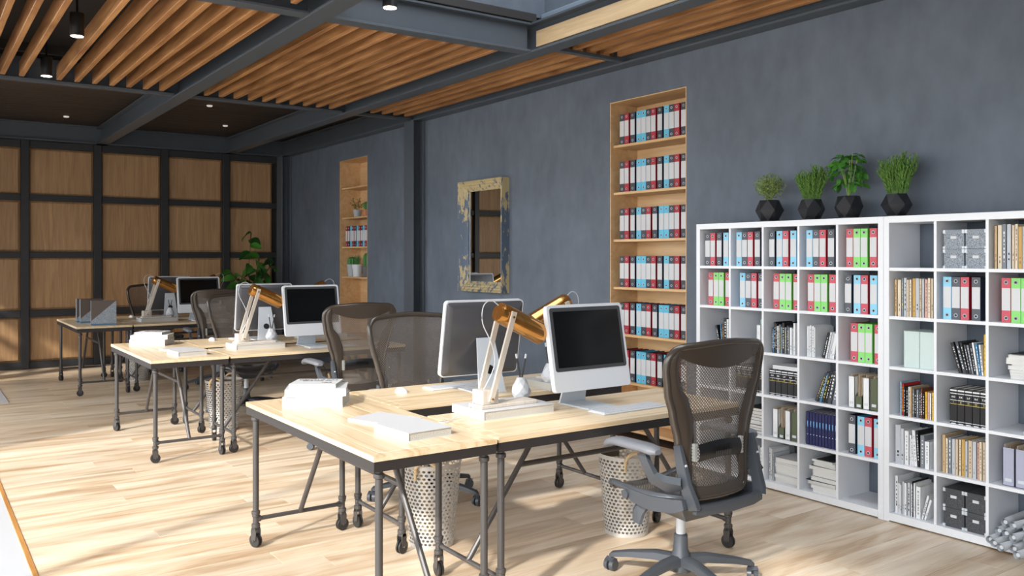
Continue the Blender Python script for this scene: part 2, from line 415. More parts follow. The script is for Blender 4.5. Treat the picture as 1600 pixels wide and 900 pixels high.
# ceiling slabs (skylight X 2.36..4.02, Y 0..5.33)
t = MB(); SK = (2.45, 4.02, 0.0, 5.30)
t.box(LX-.2, NY-.2, 3.44, SK[0], 8.9, 3.6); t.box(SK[1]+.1, NY-.2, 3.44, WX, 8.9, 3.6)
t.box(SK[0], NY-.2, 3.44, SK[1]+.1, SK[2], 3.6); t.box(SK[0], SK[3]+.1, 3.44, SK[1]+.1, 8.9, 3.6)
t.box(LX-.2, 8.85, 3.36, WX, BY+.3, 3.5)
ceiling = struct(t.ob('ceiling', M_dark, smooth=False))
me = MB().bbox(0, 0, 0, WX-LX, .212, .05, .004).mesh('ceiling_plank', M_darkwood, smooth=False)
for k in range(20): obj('plank', me, ceiling, (LX, 8.92+k*.216, 3.31))
# skylight shaft
t = MB(); t.box(SK[1]+.075, -.2, 3.40, SK[1]+.099, SK[3]+.08, 5.0); t.box(SK[0]-.2, SK[3]+.08, 3.375, SK[1]+.099, SK[3]+.099, 5.0)
t.box(SK[0]-.2, -.2, 3.6, SK[0], SK[3]+.12, 5.0); t.box(SK[0]-.2, -.4, 3.6, SK[1]+.3, -.2, 5.0)  # unseen shaft sides, raised high to keep the sun off the right wall
struct(t.ob('wall_skylight', M_wall, smooth=False))
t = MB(); t.bbox(SK[1]+.03, 0, 3.302, SK[1]+.098, SK[3]+.07, 3.40, .004); struct(t.ob('trim_2', mat('skylight_kerb', (132,146,160), .5), smooth=False))

def ibeam(name, p0, p1, w, z0, z1, ft=.018, wt=.012):
    """I-section along X or Y"""
    t = MB(); (x0, y0), (x1, y1) = p0, p1
    if x0 == x1:
        t.bbox(x0-w/2, y0, z0, x0+w/2, y1, z0+ft, .002); t.bbox(x0-w/2, y0, z1-ft, x0+w/2, y1, z1, .002); t.box(x0-wt, y0, z0+ft, x0+wt, y1, z1-ft)
    else:
        t.bbox(x0, y0-w/2, z0, x1, y0+w/2, z0+ft, .002); t.bbox(x0, y0-w/2, z1-ft, x1, y0+w/2, z1, .002); t.box(x0, y0-wt, z0+ft, x1, y0+wt, z1-ft)
    return struct(t.ob(name, M_steel, smooth=False))
ibeam('trim_3', (2.20, NY), (2.20, BY-.06), .15, 3.07, 3.30)          # beam A
ibeam('trim_4', (3.97, NY), (3.97, BY-.06), .14, 3.07, 3.30)          # beam B
ibeam('trim_5', (4.81, NY), (4.81, BY), .13, 3.07, 3.30)           # wall beam
ibeam('trim_6', (LX, BY-.12), (WX, BY-.12), .12, 3.07, 3.31)
ibeam('trim_7', (LX, 5.36), (2.13, 5.36), .12, 3.075, 3.30)
ibeam('trim_8', (2.27, 5.36), (3.90, 5.36), .12, 3.075, 3.30)
t = MB(); t.bbox(2.27, 5.29, 3.305, 3.95, 5.375, 3.37, .004); struct(t.ob('trim_9', M_dark, smooth=False))
t = MB(); t.box(LX, 8.80, 3.085, 2.13, 8.87, 3.11); t.box(2.27, 8.80, 3.085, 3.90, 8.87, 3.11); t.box(4.04, 8.80, 3.085, 4.75, 8.87, 3.11)
t.box(LX, 8.86, 3.11, 4.75, 8.88, 3.31); struct(t.ob('trim_10', M_steel, smooth=False))
t = MB(); t.box(4.04, 5.17, 3.085, 4.75, 5.23, 3.11); struct(t.ob('trim_11', M_steel, smooth=False))
t = MB(); t.bbox(3.935, 0, 3.112, 3.955, 5.28, 3.235, .002); struct(t.ob('trim_12', M_slat2, smooth=False))
# columns on the right wall
def column(name, yc):
    t = MB(); t.bbox(WX-.03, yc-.11, 0, WX, yc+.11, 3.07, .002); t.bbox(WX-.16, yc-.11, 0, WX-.145, yc+.11, 3.07, .002); t.box(WX-.145, yc-.012, 0, WX-.03, yc+.012, 3.07)
    return struct(t.ob(name, M_steel, smooth=False))
column('trim_13', 8.80); column('trim_14', 13.02)
# slats
slat_m = {}
def slat(x, y0, y1):
    L = round(y1-y0, 3)
    if L not in slat_m: slat_m[L] = MB().bbox(-.021, 0, 0, .021, L, .13, .003).mesh('slat', M_slat, smooth=False)
    obj('slat', slat_m[L], lattice, (x, y0, 3.116))
lattice = thing('ceiling_lattice', 'overhead lattice of long amber oak slats between the steel beams', 'ceiling slats', (0,0,3.116)); lattice.location = (0,0,0)
k = -9
while True:
    x = 1.118+k*.148; k += 1
    if x > 2.08: break
    if abs(x-.97) < .02: continue
    slat(x, 5.44, 8.79); slat(x, 2.2, 5.28)
for i in range(10): slat(2.43+i*.1475, 5.44, 8.79)
for i in range(5): slat(4.11+i*.142, 5.25, 8.79); slat(4.11+i*.142, .6, 5.16)
# downlights
def downlight(x, y, zb, label, h=.16):
    t = thing('downlight', label, 'ceiling light', (x, y, zb), 0, 'black cylinder downlights')
    MB().lathe([(.047,0),(.047,h),(.0465,h)], 20).ob('housing', M_black, t)
    MB().cone((0,0,h), (0,0,3.44-zb), .008, .008, 8).ob('rod', M_black, t)
    MB().lathe([(.042,-.002),(.042,.001)], 20).ob('lens', M_glow, t)
    l = bpy.data.lights.new('spot', 'SPOT'); l.energy = 12; l.spot_size = 1.3; l.spot_blend = .4; l.color = (1,.86,.7); l.shadow_soft_size = .03
    o = bpy.data.objects.new('spot_lamp', l); col.objects.link(o); o.parent = t; o.location = (0,0,-.01)
downlight(.97, 6.72, 3.06, 'black cylinder downlight in the slat gap, nearer of the two at upper left')
downlight(.968, 8.35, 3.06, 'black cylinder downlight in the slat gap, farther of the two at upper left')
downlight(2.46, 4.83, 3.06, 'black cylinder downlight beside the skylight at the top of the frame')
for i, (x, y) in enumerate(((1.65,12.3),(2.93,10.44),(3.55,11.9))):
    o = MB().lathe([(.03,0),(.035,.012),(.035,.02)], 12).ob('recessed_spot', mat('spot_glow', (214,206,196), .5, emit=.6), loc=(x,y,3.295))
    tag(o, ['small recessed ceiling spot nearest the oak panel wall, leftmost','small recessed ceiling spot nearest the slatted ceiling in the far bay','small recessed ceiling spot beside the middle beam in the far bay'][i], 'ceiling spot')

# niche shelving (oak lined)
def niche(label, N, shelves):
    y0, y1, zt = N; r = thing('niche_bookcase', label, 'bookcase', (WX, (y0+y1)/2, 0)); h = (y1-y0)/2; T = .008
    MB().box(.0,-h,0, .34,-h+T,zt-.001).ob('side_panel', M_niche, r, smooth=False); MB().box(.0,h-T,0, .34,h,zt-.001).ob('side_panel', M_niche, r, smooth=False)
    MB().box(.0,-h+T,zt-T, .33,h-T,zt-.001).ob('top_panel', M_niche, r, smooth=False)
    MB().box(.31,-h+T,0, .33,h-T,zt-T).ob('back_panel', M_niche, r, smooth=False)
    me = MB().bbox(.03,-h+T,-.022, .31,h-T,0,.002).mesh('shelf', M_niche, smooth=False)
    for z in shelves: obj('shelf', me, r, (0,0,z))
    return r
SH1 = [2.45, 2.05, 1.652, 1.25, .857, .46, .07]
SH2 = [2.455, 2.045, 1.645, 1.237, .85, .45, .07]
niche('tall oak-lined wall niche filled with ring binders beside the white shelving', N1, SH1)
niche('narrow oak-lined wall niche with plants and binders in the far bay', N2, SH2)

# ------------------------------------------------------------------ ring binders
BC = {'red': ((176,30,44),(200,84,98)), 'charcoal': ((28,36,58),(84,88,96)), 'blue': ((60,160,208),(140,206,232)), 'green': ((96,190,76),(138,216,116))}  # second tone, spine: paler from fading, with brighter light put into the colour
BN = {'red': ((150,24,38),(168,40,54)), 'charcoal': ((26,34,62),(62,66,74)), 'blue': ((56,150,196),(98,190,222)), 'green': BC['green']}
bproto = {}
def binder_meshes(colr, w, h, d, set_):
    key = (colr, w, h, id(set_))
    if key in bproto: return bproto[key]
    a, b = set_[colr]
    mc = mat('binder_cover_%s_%d' % (colr, set_ is BN), a, .5); ms = mat('binder_spine_%s_%d' % (colr, set_ is BN), b, .5)
    t = MB(); t.m(0).box(.001,-w/2,0, d,-w/2+.003,h).box(.001,w/2-.003,0, d,w/2,h).m(1).box(0,-w/2+.0008,.0005, .003,w/2-.0008,h-.0005)
    t.m(2).box(.012,-w/2+.003,.006, d-.012,w/2-.003,h-.016)
    body = t.mesh('binder', [mc, ms, M_page], smooth=False)
    lab = MB().box(-.0012,-w/2+.002,h*.27, 0,w/2-.002,h*.77).mesh('label', M_paper, smooth=False)
    t = MB(); n = 12
    for zz in (0,):
        t.m(0).sweep([(-.0015, .0085*math.cos(2*PI*k/n), zz+.0085*math.sin(2*PI*k/n)) for k in range(n)], [(.002,0),(0,.002),(-.002,0),(0,-.002)], closed=True, up=(1,0,0))
        t.m(1).add([(-.0008, .007*math.cos(2*PI*k/n), zz+.007*math.sin(2*PI*k/n)) for k in range(n)], [tuple(range(n))])
    ring = t.mesh('finger_ring', [M_alu, M_black])
    bproto[key] = (body, lab, ring); return bproto[key]
def binder(colr, x, y, z, w, h, d, set_, label, group):
    b, l, r = binder_meshes(colr, w, h, d, set_)
    o = obj('ring_binder', b, None, (x, y, z)); tag(o, label, 'ring binder', group)
    obj('label', l, o); obj('finger_ring', r, o, (0,0,h*.1)); obj('finger_ring', r, o, (0,0,h*.9))
CODE = {'r':'red','k':'charcoal','b':'blue','g':'green'}
rowA = 'k r |k |b b k r |k |b k r |k'; rowB = 'k r |k |b k r |k |b b k r |k'
def binder_row(spec, x, ystart, z, w, h, d, gap, set_, lab, group, rnd=True):
    y = ystart; i = 0
    for s in spec.split():
        if s[0] == '|': y -= gap; s = s[1:]
        binder(CODE[s], x, y-w/2, z, w-.0015, h, d, set_, '%s ring binder, %s from left, %s' % (CODE[s], ORD[i], lab), group); i += 1; y -= w
    return y
rn = ['top', 'second', 'third', 'fourth', 'fifth', 'sixth']
for i in range(6):
    binder_row(rowA if i in (0,1,3,5) else rowB, 4.935, 5.435, SH1[i], .0565, .26, .21, .017, BN, '%s shelf of the tall oak niche' % rn[i], 'ring binders in the tall oak niche')
binder_row('r |k |b r |k |b r |k b r k', 4.935, 11.02, SH2[2], .06, .28, .21, .012, BN, 'in the far oak niche', 'ring binders in the far oak niche')

# ------------------------------------------------------------------ white cube shelving
XF = 4.55; DEP = .325
ZL = [(1.695,1.733),(1.423,1.441),(1.149,1.167),(.865,.882),(.591,.608),(.317,.335),(.012,.05)]
def cube_unit(label, yl, ncol, first_w):
    r = thing('cube_shelving_unit', label, 'bookcase', (XF, yl, 0))
    W = .034*2+ncol*.2585+(ncol-1)*.0155
    MB().bbox(0,-.034,.0,DEP,0,1.733,.0015).ob('side_panel', M_white, r, smooth=False)
    MB().bbox(0,-W,.0,DEP,-W+.034,1.733,.0015).ob('side_panel', M_white, r, smooth=False)
    MB().bbox(0,-W+.034,1.695,DEP,-.034,1.733,.0015).ob('top_panel', M_white, r, smooth=False)
    MB().bbox(0,-W+.034,.008,DEP,-.034,.05,.0015).ob('bottom_panel', M_white, r, smooth=False)
    for a, b in ZL[1:6]: MB().box(.002,-W+.034,a,DEP,-.034,b).ob('shelf', M_white, r, smooth=False)
    for k in range(ncol-1):
        yy = -.034-(k+1)*.2585-k*.0155
        t = MB(); zz = [.05]+[v for a, b in reversed(ZL[1:6]) for v in (a, b)]+[1.695]
        for i in range(0, 12, 2): t.box(.003, yy-.0155, zz[i], DEP, yy, zz[i+1])
        t.ob('divider', M_white, r, smooth=False)
    return r
Y1L = 4.213; Y2L = Y1L-(.034*2+5*.2585+4*.0155)-.001
cube_unit('white cube shelving unit with five columns, left of the pair', Y1L, 5, 0)
cube_unit('white cube shelving unit running out of frame, right of the pair', Y2L, 5, 0)
def cell(unit, c, r):
    yl = (Y1L if unit == 1 else Y2L)-.034-(c-1)*(.2585+.0155)
    return yl, [1.441,1.167,.882,.608,.335,.05][r-1]
UN = {1: 'left', 2: 'right'}
CC = {}
def where(unit, c, r): return '%s row, %s column, %s white bookcase' % (['top','second','third','fourth','fifth','bottom'][r-1], ORD[c-1], UN[unit])
def cell_binders(unit, c, r, spec, off, w=.047):
    yl, z = cell(unit, c, r)
    binder_row(spec, XF+.03, yl-off, z, w, .228, .2, .012, BC, where(unit, c, r), 'ring binders in the white shelving')
for u, c, r, s, off in ((1,1,1,'k r |k |b',.02),(1,2,1,'b k r |k',.025),(1,3,1,'k |b r |b',.02),(1,4,1,'b k r |k',.03),(1,5,1,'r g g |r',.035),
        (1,1,2,'r g g |r',.05),(1,2,2,'b k r |k',.055),(1,3,2,'r g g |r',.055),(1,4,2,'r g g |r',.04),(1,5,2,'k |b r |b',.025),
        (1,5,3,'r g g |r',.065),(1,5,5,'k |b r |b',.05),(2,2,2,'b k r |k',.02),(2,3,2,'r g g |r',.05)):
    cell_binders(u, c, r, s, off)

# ------------------------------------------------------------------ books
PR = {}
def book_obj(name, cname, crgb, t_, h_, d_, pos, lean=0, prints=(), label='', group=None, cat='book', soft=False):
    """spine faces -X, stands on z; pos = (x of spine, y centre of foot, z)"""
    mc = mat('cover_'+cname.replace(' ', '_'), crgb, .45); ov = .0015; b = MB()
    b.m(0).box(0,-t_/2,0, d_,-t_/2+ov,h_).box(0,t_/2-ov,0, d_,t_/2,h_).box(0,-t_/2,0, ov,t_/2,h_)
    b.m(1).box(ov,-t_/2+ov,.002, d_-.004,t_/2-ov,h_-.003)
    ms = [mc, M_page]
    for z0, z1, wfrac, rgb, nm in prints:
        m = mat('print_'+nm, rgb, .5)
        if m not in ms: ms.append(m)
        b.m(ms.index(m)).box(-.0006,-t_/2*wfrac,z0*h_, .0002,t_/2*wfrac,z1*h_)
    o = b.ob(name, ms, smooth=False)
    x, y, z = pos
    o.location = (x, y, z+t_/2*abs(math.sin(lean))); o.rotation_euler = (lean, 0, 0)
    return tag(o, label, cat, group)
WHT = ((232,233,235),'white'); BLK = ((22,22,24),'black')
CL = {'white':(226,228,230),'black':(26,26,30),'blue':(58,130,176),'brown':(112,58,42),'grey':(120,126,134),'light grey':(186,190,196),
      'dark grey':(64,68,74),'yellow':(226,180,40),'orange':(206,104,44),'red':(178,40,34),'green':(96,124,60),'navy':(24,30,84),'olive':(92,98,66),
      'cream':(222,206,180),'tan':(196,166,124),'ochre':(196,156,84),'kraft':(176,140,100),'pink':(206,164,150),'lilac':(170,170,186),'beige':(206,186,160),'pale blue':(150,176,196)}
def marks(c, rnd, h=.2, dense=True):
    lt = c in ('black','blue','brown','dark grey','navy','red','green','olive','grey','orange')
    rgb, nm = (WHT if lt else BLK)
    if lt and rnd.random() < .25: rgb, nm = (214,196,60), 'yellow'
    if not lt: rgb, nm = ((150,152,156),'pale_grey') if c in ('white','light grey') and rnd.random() < .6 else ((132,112,92),'faint_brown') if c not in ('white','light grey') else (rgb, nm)
    out = []; z = rnd.uniform(.12, .2)
    while z < .86:
        L = rnd.uniform(.02, .07)
        out.append((z, z+L, rnd.uniform(.18,.32), rgb, nm)); z += L+rnd.uniform(.015,.08)
    if not dense or (not lt and rnd.random() < .55): out = out[:2]
    return out
def shelf_books(unit, c, r, items, off=.01, xs=.03, seed=1, group='books in the white shelving', lean_gap=0, x0=XF):
    """items: (colour, thickness, height, lean)"""
    rnd = random.Random(seed); yl, z = cell(unit, c, r); y = yl-off; i = 0
    for colr, t_, h_, ln in items:
        th = ln; wdt = t_/math.cos(th)
        if th < 0: yc = y-wdt/2-0
        else: yc = y-wdt/2
        book_obj('book', colr, CL[colr], t_, h_, rnd.uniform(.15,.19), (x0+xs+rnd.uniform(0,.008), yc, z), th, marks(colr, rnd),
                 '%s book, %s from left, %s' % (colr, ORD[CC.get((unit,c,r),0)], where(unit, c, r)), group); CC[unit,c,r] = CC.get((unit,c,r),0)+1
        y -= wdt+.0006; i += 1
R = math.radians
# unit 1
shelf_books(1,1,3,[('black',.016,.15,R(-14)),('blue',.01,.155,R(-4)),('brown',.012,.16,0),('black',.03,.2,0),('white',.018,.195,0),('white',.014,.19,0)],off=.145,seed=3)
shelf_books(1,3,3,[('dark grey',.009,.16,0),('blue',.009,.155,0),('black',.014,.2,0),('black',.01,.19,0),('white',.012,.175,0),('grey',.013,.185,0),('pale blue',.009,.17,0),('black',.018,.198,0),('grey',.015,.17,0),('dark grey',.012,.18,0),('grey',.01,.172,0),('white',.018,.17,0),('light grey',.011,.165,0),('white',.016,.2,0)],off=.04,seed=5)
shelf_books(1,4,3,[('white',.012,.19,0),('white',.012,.19,0),('white',.012,.196,0),('white',.016,.192,0),('white',.01,.185,0)],off=.03,seed=6)
shelf_books(1,4,3,[('black',.018,.16,R(14)),('white',.014,.165,R(13)),('light grey',.016,.165,R(13)),('white',.012,.16,R(12)),('white',.02,.155,R(9)),('grey',.014,.15,R(6)),('white',.018,.155,R(1))],off=.142,seed=7,group='leaning books in the white shelving')
for o in list(col.objects)[-7:]: o['label'] = o['label'].replace('book, ', 'leaning book, ')
shelf_books(1,4,4,[('dark grey',.018,.19,R(22)),('black',.016,.2,R(20)),('blue',.014,.19,R(18)),('black',.02,.2,R(16)),('black',.016,.2,R(15)),('dark grey',.03,.2,R(12)),('grey',.03,.195,R(8))],off=.085,seed=8,group='leaning books in the white shelving')
def encyclopedia(unit, c, r, off, n=5, w=.047, h=.165):
    yl, z = cell(unit, c, r); y = yl-off
    for i in range(n):
        y -= w
        o = book_obj('encyclopedia_volume','black',(20,20,22),w-.001,h,.2,(XF+.035,y+w/2,z),0,
            [(.92,.96,.9,*WHT),(.845,.865,.95,*WHT),(.66,.675,.98,*WHT),(.555,.568,.98,(206,190,90),'gold'),(.06,.075,.95,*WHT),(.0,.02,.6,*WHT)],
            'black encyclopedia volume, %s from left, %s' % (ORD[i], where(unit, c, r)), 'black encyclopedia volumes')
        lettering(['I','II','III','IV','V'][i], .014, MATS['print_gold'], o, (-.001,0,h*.61), (PI/2,0,-PI/2))
        lettering('%s' % ['A-D','E-K','L-P','R-S','T-Z'][i], .012, MATS['print_white'], o, (-.001,0,h*.76), (PI/2,0,-PI/2), .0003)
    return y
encyclopedia(1,3,4,.02)
yl, z = cell(1,3,4)
book_obj('book','white',CL['white'],.028,.19,.15,(XF+.05,yl-.03,z+.165+.0),R(90),(), 'thick white book lying on the black volumes in the left white bookcase','book','lying books')
o = list(col.objects)[-1]; o.location = (XF+.05, yl-.035, z+.166+.014)
encyclopedia(1,2,4,.02)
shelf_books(1,2,3,[('white',.03,.17,0)],off=.19,seed=2)
book_obj('book','mint',(150,190,176),.03,.15,.14,(XF+.05,0,0),R(90),(), 'mint green book lying flat in row 3, column 2 of the left white bookcase','book','lying books')
o = list(col.objects)[-1]; yl, z = cell(1,2,3); o.location = (XF+.05, yl-.225, z+.172+.0); o.rotation_euler = (0,0,0)
o['label'] = 'small mint green book standing on a white book in the left white bookcase'
o.scale = (1,1,.25)
def flat_stack(unit, c, r, items, yoff, seed, what):
    """items (colour, thickness, width along Y, jitter); lying books with their edges to the room"""
    rnd = random.Random(seed); yl, z = cell(unit, c, r)
    for i, (cn, t_, w_, j) in enumerate(items):
        mc = mat('cover_'+cn.replace(' ','_'), CL[cn], .45); b = MB()
        b.m(0).box(0,-w_/2,0,.2,w_/2,.0015).box(0,-w_/2,t_-.0015,.2,w_/2,t_-.0003).box(0,w_/2-.0015,0,.2,w_/2,t_-.0003)
        b.m(1).box(.004,-w_/2+.004,.0015,.196,w_/2-.0015,t_-.0015)
        o = b.ob('magazine', [mc, M_page], smooth=False)
        o.location = (XF+.03+rnd.uniform(0,.02), yl-yoff+j, z); o.rotation_euler = (0,0,rnd.uniform(-.05,.05)); z += t_
        tag(o, '%s flat %s, %s from the bottom, %s' % (cn, what, ORD[i], where(unit, c, r)), what, 'stacked magazines in the white shelving')
flat_stack(1,2,5,[('black',.02,.15,0),('white',.015,.14,.01),('black',.02,.15,0),('black',.014,.14,-.01),('white',.014,.13,0),('black',.02,.15,.01),('dark grey',.02,.14,0),('black',.024,.15,0),('black',.02,.15,0)],.17,1,'magazine')
# magazine files
def mag_file(cn, x, y, z, w_, h_, papers, label, group, low=.5):
    rgb = {'white':(228,230,232),'olive':(86,94,70),'lilac':(168,170,190)}[cn]
    m = mat('file_'+cn, rgb, .5); r = thing('magazine_file', label, 'magazine file', (x,y,z), 0, group); d = .19
    hf = h_*low
    t = MB(); t.box(0,-w_/2,0,.003,w_/2,hf); t.box(d-.003,-w_/2,0,d,w_/2,h_); t.box(0,-w_/2,0,d,w_/2,.003)
    for s in (-1,1):
        a, b = sorted((s*w_/2, s*(w_/2-.003)))
        t.add([(0,a,0),(d,a,0),(d,a,h_),(d*.6,a,h_),(0,a,hf),(0,b,0),(d,b,0),(d,b,h_),(d*.6,b,h_),(0,b,hf)],[(4,3,2,1,0),(5,6,7,8,9),(0,1,6,5),(1,2,7,6),(2,3,8,7),(3,4,9,8),(4,0,5,9)])
    t.ob('body', m, r, smooth=False)
    MB().box(-.0015,-w_*.28,hf*.12,0,w_*.28,hf*.12+.016).ob('label_holder', M_alu if cn != 'white' else M_paper, r, smooth=False)
    for k in range(papers):
        yy = -w_/2+.006+k*(w_-.012)/max(1,papers-1)
        MB().box(.01+.006*(k%2),yy-.001,.004,d-.01,yy+.001,h_-.006+.008*(k%3)).ob('paper', mat('kraft_paper' if k % 2 else 'cream_paper', (178,150,118) if k % 2 else (214,200,180), .7), r, smooth=False)
def file_cell(unit, c, r, off):
    yl, z = cell(unit, c, r); y = yl-off
    for i, (cn, w_, low) in enumerate((('white',.042,.97),('olive',.045,.38),('white',.042,.97),('olive',.05,.97))):
        mag_file(cn, XF+.03, y-w_/2, z, w_-.001, .19, 4, '%s magazine file, %s from left, %s' % (cn, ORD[i], where(unit, c, r)), 'magazine files in the white shelving', low); y -= w_+.004
file_cell(1,5,4,.05); file_cell(1,3,5,.05)
# navy series
yl, z = cell(1,4,5); y = yl-.03
for i in range(10):
    w_ = .0215
    book_obj('book','navy',CL['navy'],w_,.205,.2,(XF+.03,y-w_/2,z),0,[(.58,.72,.3,(110,170,220),'pale_blue'),(.55,.57,.3,(110,170,220),'pale_blue'),(.31,.33,.3,(210,220,235),'white2')],
        'navy series volume, %s from left, %s' % (ORD[i], where(1,4,5)), 'navy book series'); y -= w_+.0006
# row 6 unit 1
shelf_books(1,3,6,[('white',.012,.21,0),('white',.012,.205,0),('light grey',.01,.18,0)],off=.018,seed=11)
flat_stack(1,3,6,[('white',.03,.19,0),('white',.02,.185,.004),('light grey',.012,.18,0),('white',.02,.185,0),('white',.016,.19,-.004),('white',.02,.19,.004),('light grey',.012,.18,0),('white',.026,.18,0)],.155,2,'magazine')
flat_stack(1,4,6,[('white',.02,.17,-.01),('white',.02,.18,0),('white',.026,.2,.02),('black',.004,.2,.02),('white',.022,.18,.0),('black',.003,.17,0),('white',.022,.17,0),('white',.018,.18,-.005),('white',.022,.19,.01),('black',.003,.18,0),('white',.014,.16,0),('white',.014,.15,0),('white',.012,.15,.01),('black',.003,.12,0)],.15,3,'magazine')
shelf_books(1,2,6,[('white',.014,.2,0),('light grey',.016,.21,0),('white',.014,.2,0),('white',.016,.2,0)],off=.19,seed=12)
# unit 2
OLD = ['tan','cream','grey','light grey','beige','cream','ochre','light grey','beige','light grey','pink','cream','beige','brown']
def old_books(unit, c, r, off, seed, hb=.205):
    rnd = random.Random(seed)
    shelf_books(unit, c, r, [(cn, rnd.choice([.014,.016,.019,.022]) if cn != 'ochre' else .02, hb+rnd.uniform(-.012,.006), 0) for cn in OLD], off=off, seed=seed, group='old cloth bound books')
old_books(2,3,1,.012,21,.225); old_books(2,1,2,.014,22,.215); old_books(2,2,5,.012,23,.2)
# speckled storage boxes
def storage_box(x, y, z, w_, h_, d_, m, label, group):
    r = thing('storage_box', label, 'storage box', (x,y,z), 0, group)
    MB().bbox(.002,-w_/2+.002,0,d_-.002,w_/2-.002,h_-.02,.001).ob('box_body', m, r, smooth=False)
    MB().bbox(0,-w_/2,h_-.022,d_,w_/2,h_-.001,.001).ob('lid', m, r, smooth=False)
    MB().box(-.002,-.016,h_*.52,.001,.016,h_*.66).ob('label_holder', M_paper, r, smooth=False)
    t = MB()
    for s in (-1,1):
        for zz in (0, h_-.022):
            a = s*w_/2; y0, y1 = sorted((a+s*.001, a-s*.012)); t.box(-.002,y0,zz+.001,.012,y1,zz+.014+(.006 if zz else 0))
    t.ob('metal_corner', M_alu, r, smooth=False)
    return r
for (u,c,r_,mt,nm,off) in ((2,2,1,M_speck,'grey speckled',.022),(2,2,6,M_speckd,'charcoal',.022)):
    yl, z = cell(u,c,r_); w_ = .113; h_ = .104
    for i in range(2):
        for j in range(2):
            storage_box(XF+.03, yl-off-w_/2-i*(w_+.004), z+j*h_, w_, h_, .24, mt, '%s storage box, %s %s, %s' % (nm, ['bottom','top'][j], ['left','right'][i], where(u,c,r_)), 'storage boxes in the right white bookcase')
# marbled boxes
yl, z = cell(2,1,3)
for i in range(2):
    o = MB().bbox(0,-.045,0,.2,.045,.205,.002).ob('marbled_box_file', M_marble, loc=(XF+.035, yl-.068-.045-i*.0925, z), smooth=False)
    tag(o, 'pale green marbled box file, %s of the two in the right bookcase' % ['left','right'][i], 'box file')
shelf_books(2,2,3,[('black',.018,.165,R(-16)),('dark grey',.018,.17,R(-15)),('black',.014,.165,R(-13)),('dark grey',.012,.155,R(-12)),('grey',.012,.155,R(-11)),('black',.014,.165,R(-10)),('white',.012,.17,R(-9)),('blue',.012,.165,R(-8)),('white',.012,.16,R(-6))],off=.105,seed=31,group='leaning books in the white shelving')
shelf_books(2,2,3,[('yellow',.012,.215,0),('red',.01,.215,0)],off=.235,seed=32)
for o in list(col.objects)[-2:]: o['label'] = o['label'].replace('book, ', 'tall upright book, ')
shelf_books(2,1,4,[('pale blue',.011,.19,0),('red',.012,.18,0),('black',.011,.165,0),('black',.011,.16,0),('white',.012,.165,0),('tan',.012,.165,0),('grey',.01,.155,0),('black',.012,.15,0),('grey',.014,.155,0),('dark grey',.012,.15,0),('brown',.01,.165,0),('black',.012,.14,0),('yellow',.012,.15,0),('pink',.014,.148,0),('white',.01,.145,0),('yellow',.013,.15,0)],off=.045,seed=33)
encyclopedia(2,2,4,.055,w=.04,h=.19)
flat_stack(2,3,3,[('white',.016,.16,0),('white',.014,.165,0),('black',.002,.165,0),('white',.014,.16,0),('white',.02,.18,.005),('white',.008,.16,0),('white',.02,.185,.01),('white',.012,.18,.01),('white',.016,.175,0),('black',.005,.175,0)],.17,5,'magazine')
shelf_books(2,3,4,[('white',.02,.19,R(20)),('light grey',.014,.19,R(19))],off=.15,seed=34,group='leaning books in the white shelving')
shelf_books(2,1,5,[('light grey',.034,.215,0),('light grey',.022,.2,0),('white',.026,.19,0),('white',.014,.17,0),('white',.014,.15,R(-3)),('white',.02,.2,R(-4)),('black',.014,.2,R(-3)),('grey',.026,.18,0),('white',.028,.15,0)],off=.016,seed=35)
shelf_books(2,1,6,[('white',.018,.21,0),('white',.012,.17,0),('white',.01,.165,0),('light grey',.014,.185,0),('white',.016,.18,0),('light grey',.02,.185,0),('white',.012,.18,0),('black',.004,.2,0),('white',.012,.19,0),('white',.03,.175,0),('white',.014,.14,R(14)),('white',.014,.12,R(16))],off=.014,seed=36)
yl, z = cell(2,3,5)
for i in range(2): mag_file('lilac', XF+.03, yl-.085-i*.062, z, .058, .2, 3, 'lilac grey magazine file, %s of the pair in the right bookcase' % ['left','right'][i], 'lilac magazine files', .97)
# paper rolls
rnd = random.Random(9); yl, z = cell(2,3,6); M_roll = mat('tracing_paper', (206,210,214), .6, noise=.12, nscale=25)
spots = [(.01,.0,-.07),(.05,.0,-.11),(.10,.0,-.15),(.15,.0,-.12),(.20,.0,-.2),(.03,.04,-.02),(.08,.045,-.05),(.13,.045,-.09),(.18,.045,-.06),(.05,.085,.0),(.11,.09,-.04),(.16,.09,-.02)]
for i, (dy, dz, dx) in enumerate(spots):
    L = .42; a = rnd.uniform(-.12,.12); rr = .019
    t = MB(); n = 14
    t.sweep([(0,0,0),(L,0,0)], [(rr*math.cos(2*PI*k/n), rr*math.sin(2*PI*k/n)) for k in range(n)]+[], cap=False)
    t.sweep([(L,0,0),(0,0,0)], [((rr-.003)*math.cos(2*PI*k/n), (rr-.003)*math.sin(2*PI*k/n)) for k in range(n)], cap=False)
    t.sweep([(.01,0,0),(L-.01,0,0)], [((rr-.009)*math.cos(2*PI*k/n), (rr-.009)*math.sin(2*PI*k/n)) for k in range(n)], cap=True)
    o = t.ob('paper_roll', M_roll, loc=(XF+dx, yl-.03-dy, z+rr+dz), rot=(0,0,a))
    tag(o, 'rolled tracing paper, %s of the pile, %s from left, right white bookcase' % (['bottom layer','middle layer','top layer'][0 if i < 5 else 1 if i < 9 else 2], ORD[i if i < 5 else i-5 if i < 9 else i-9]), 'paper roll', 'rolled tracing papers')

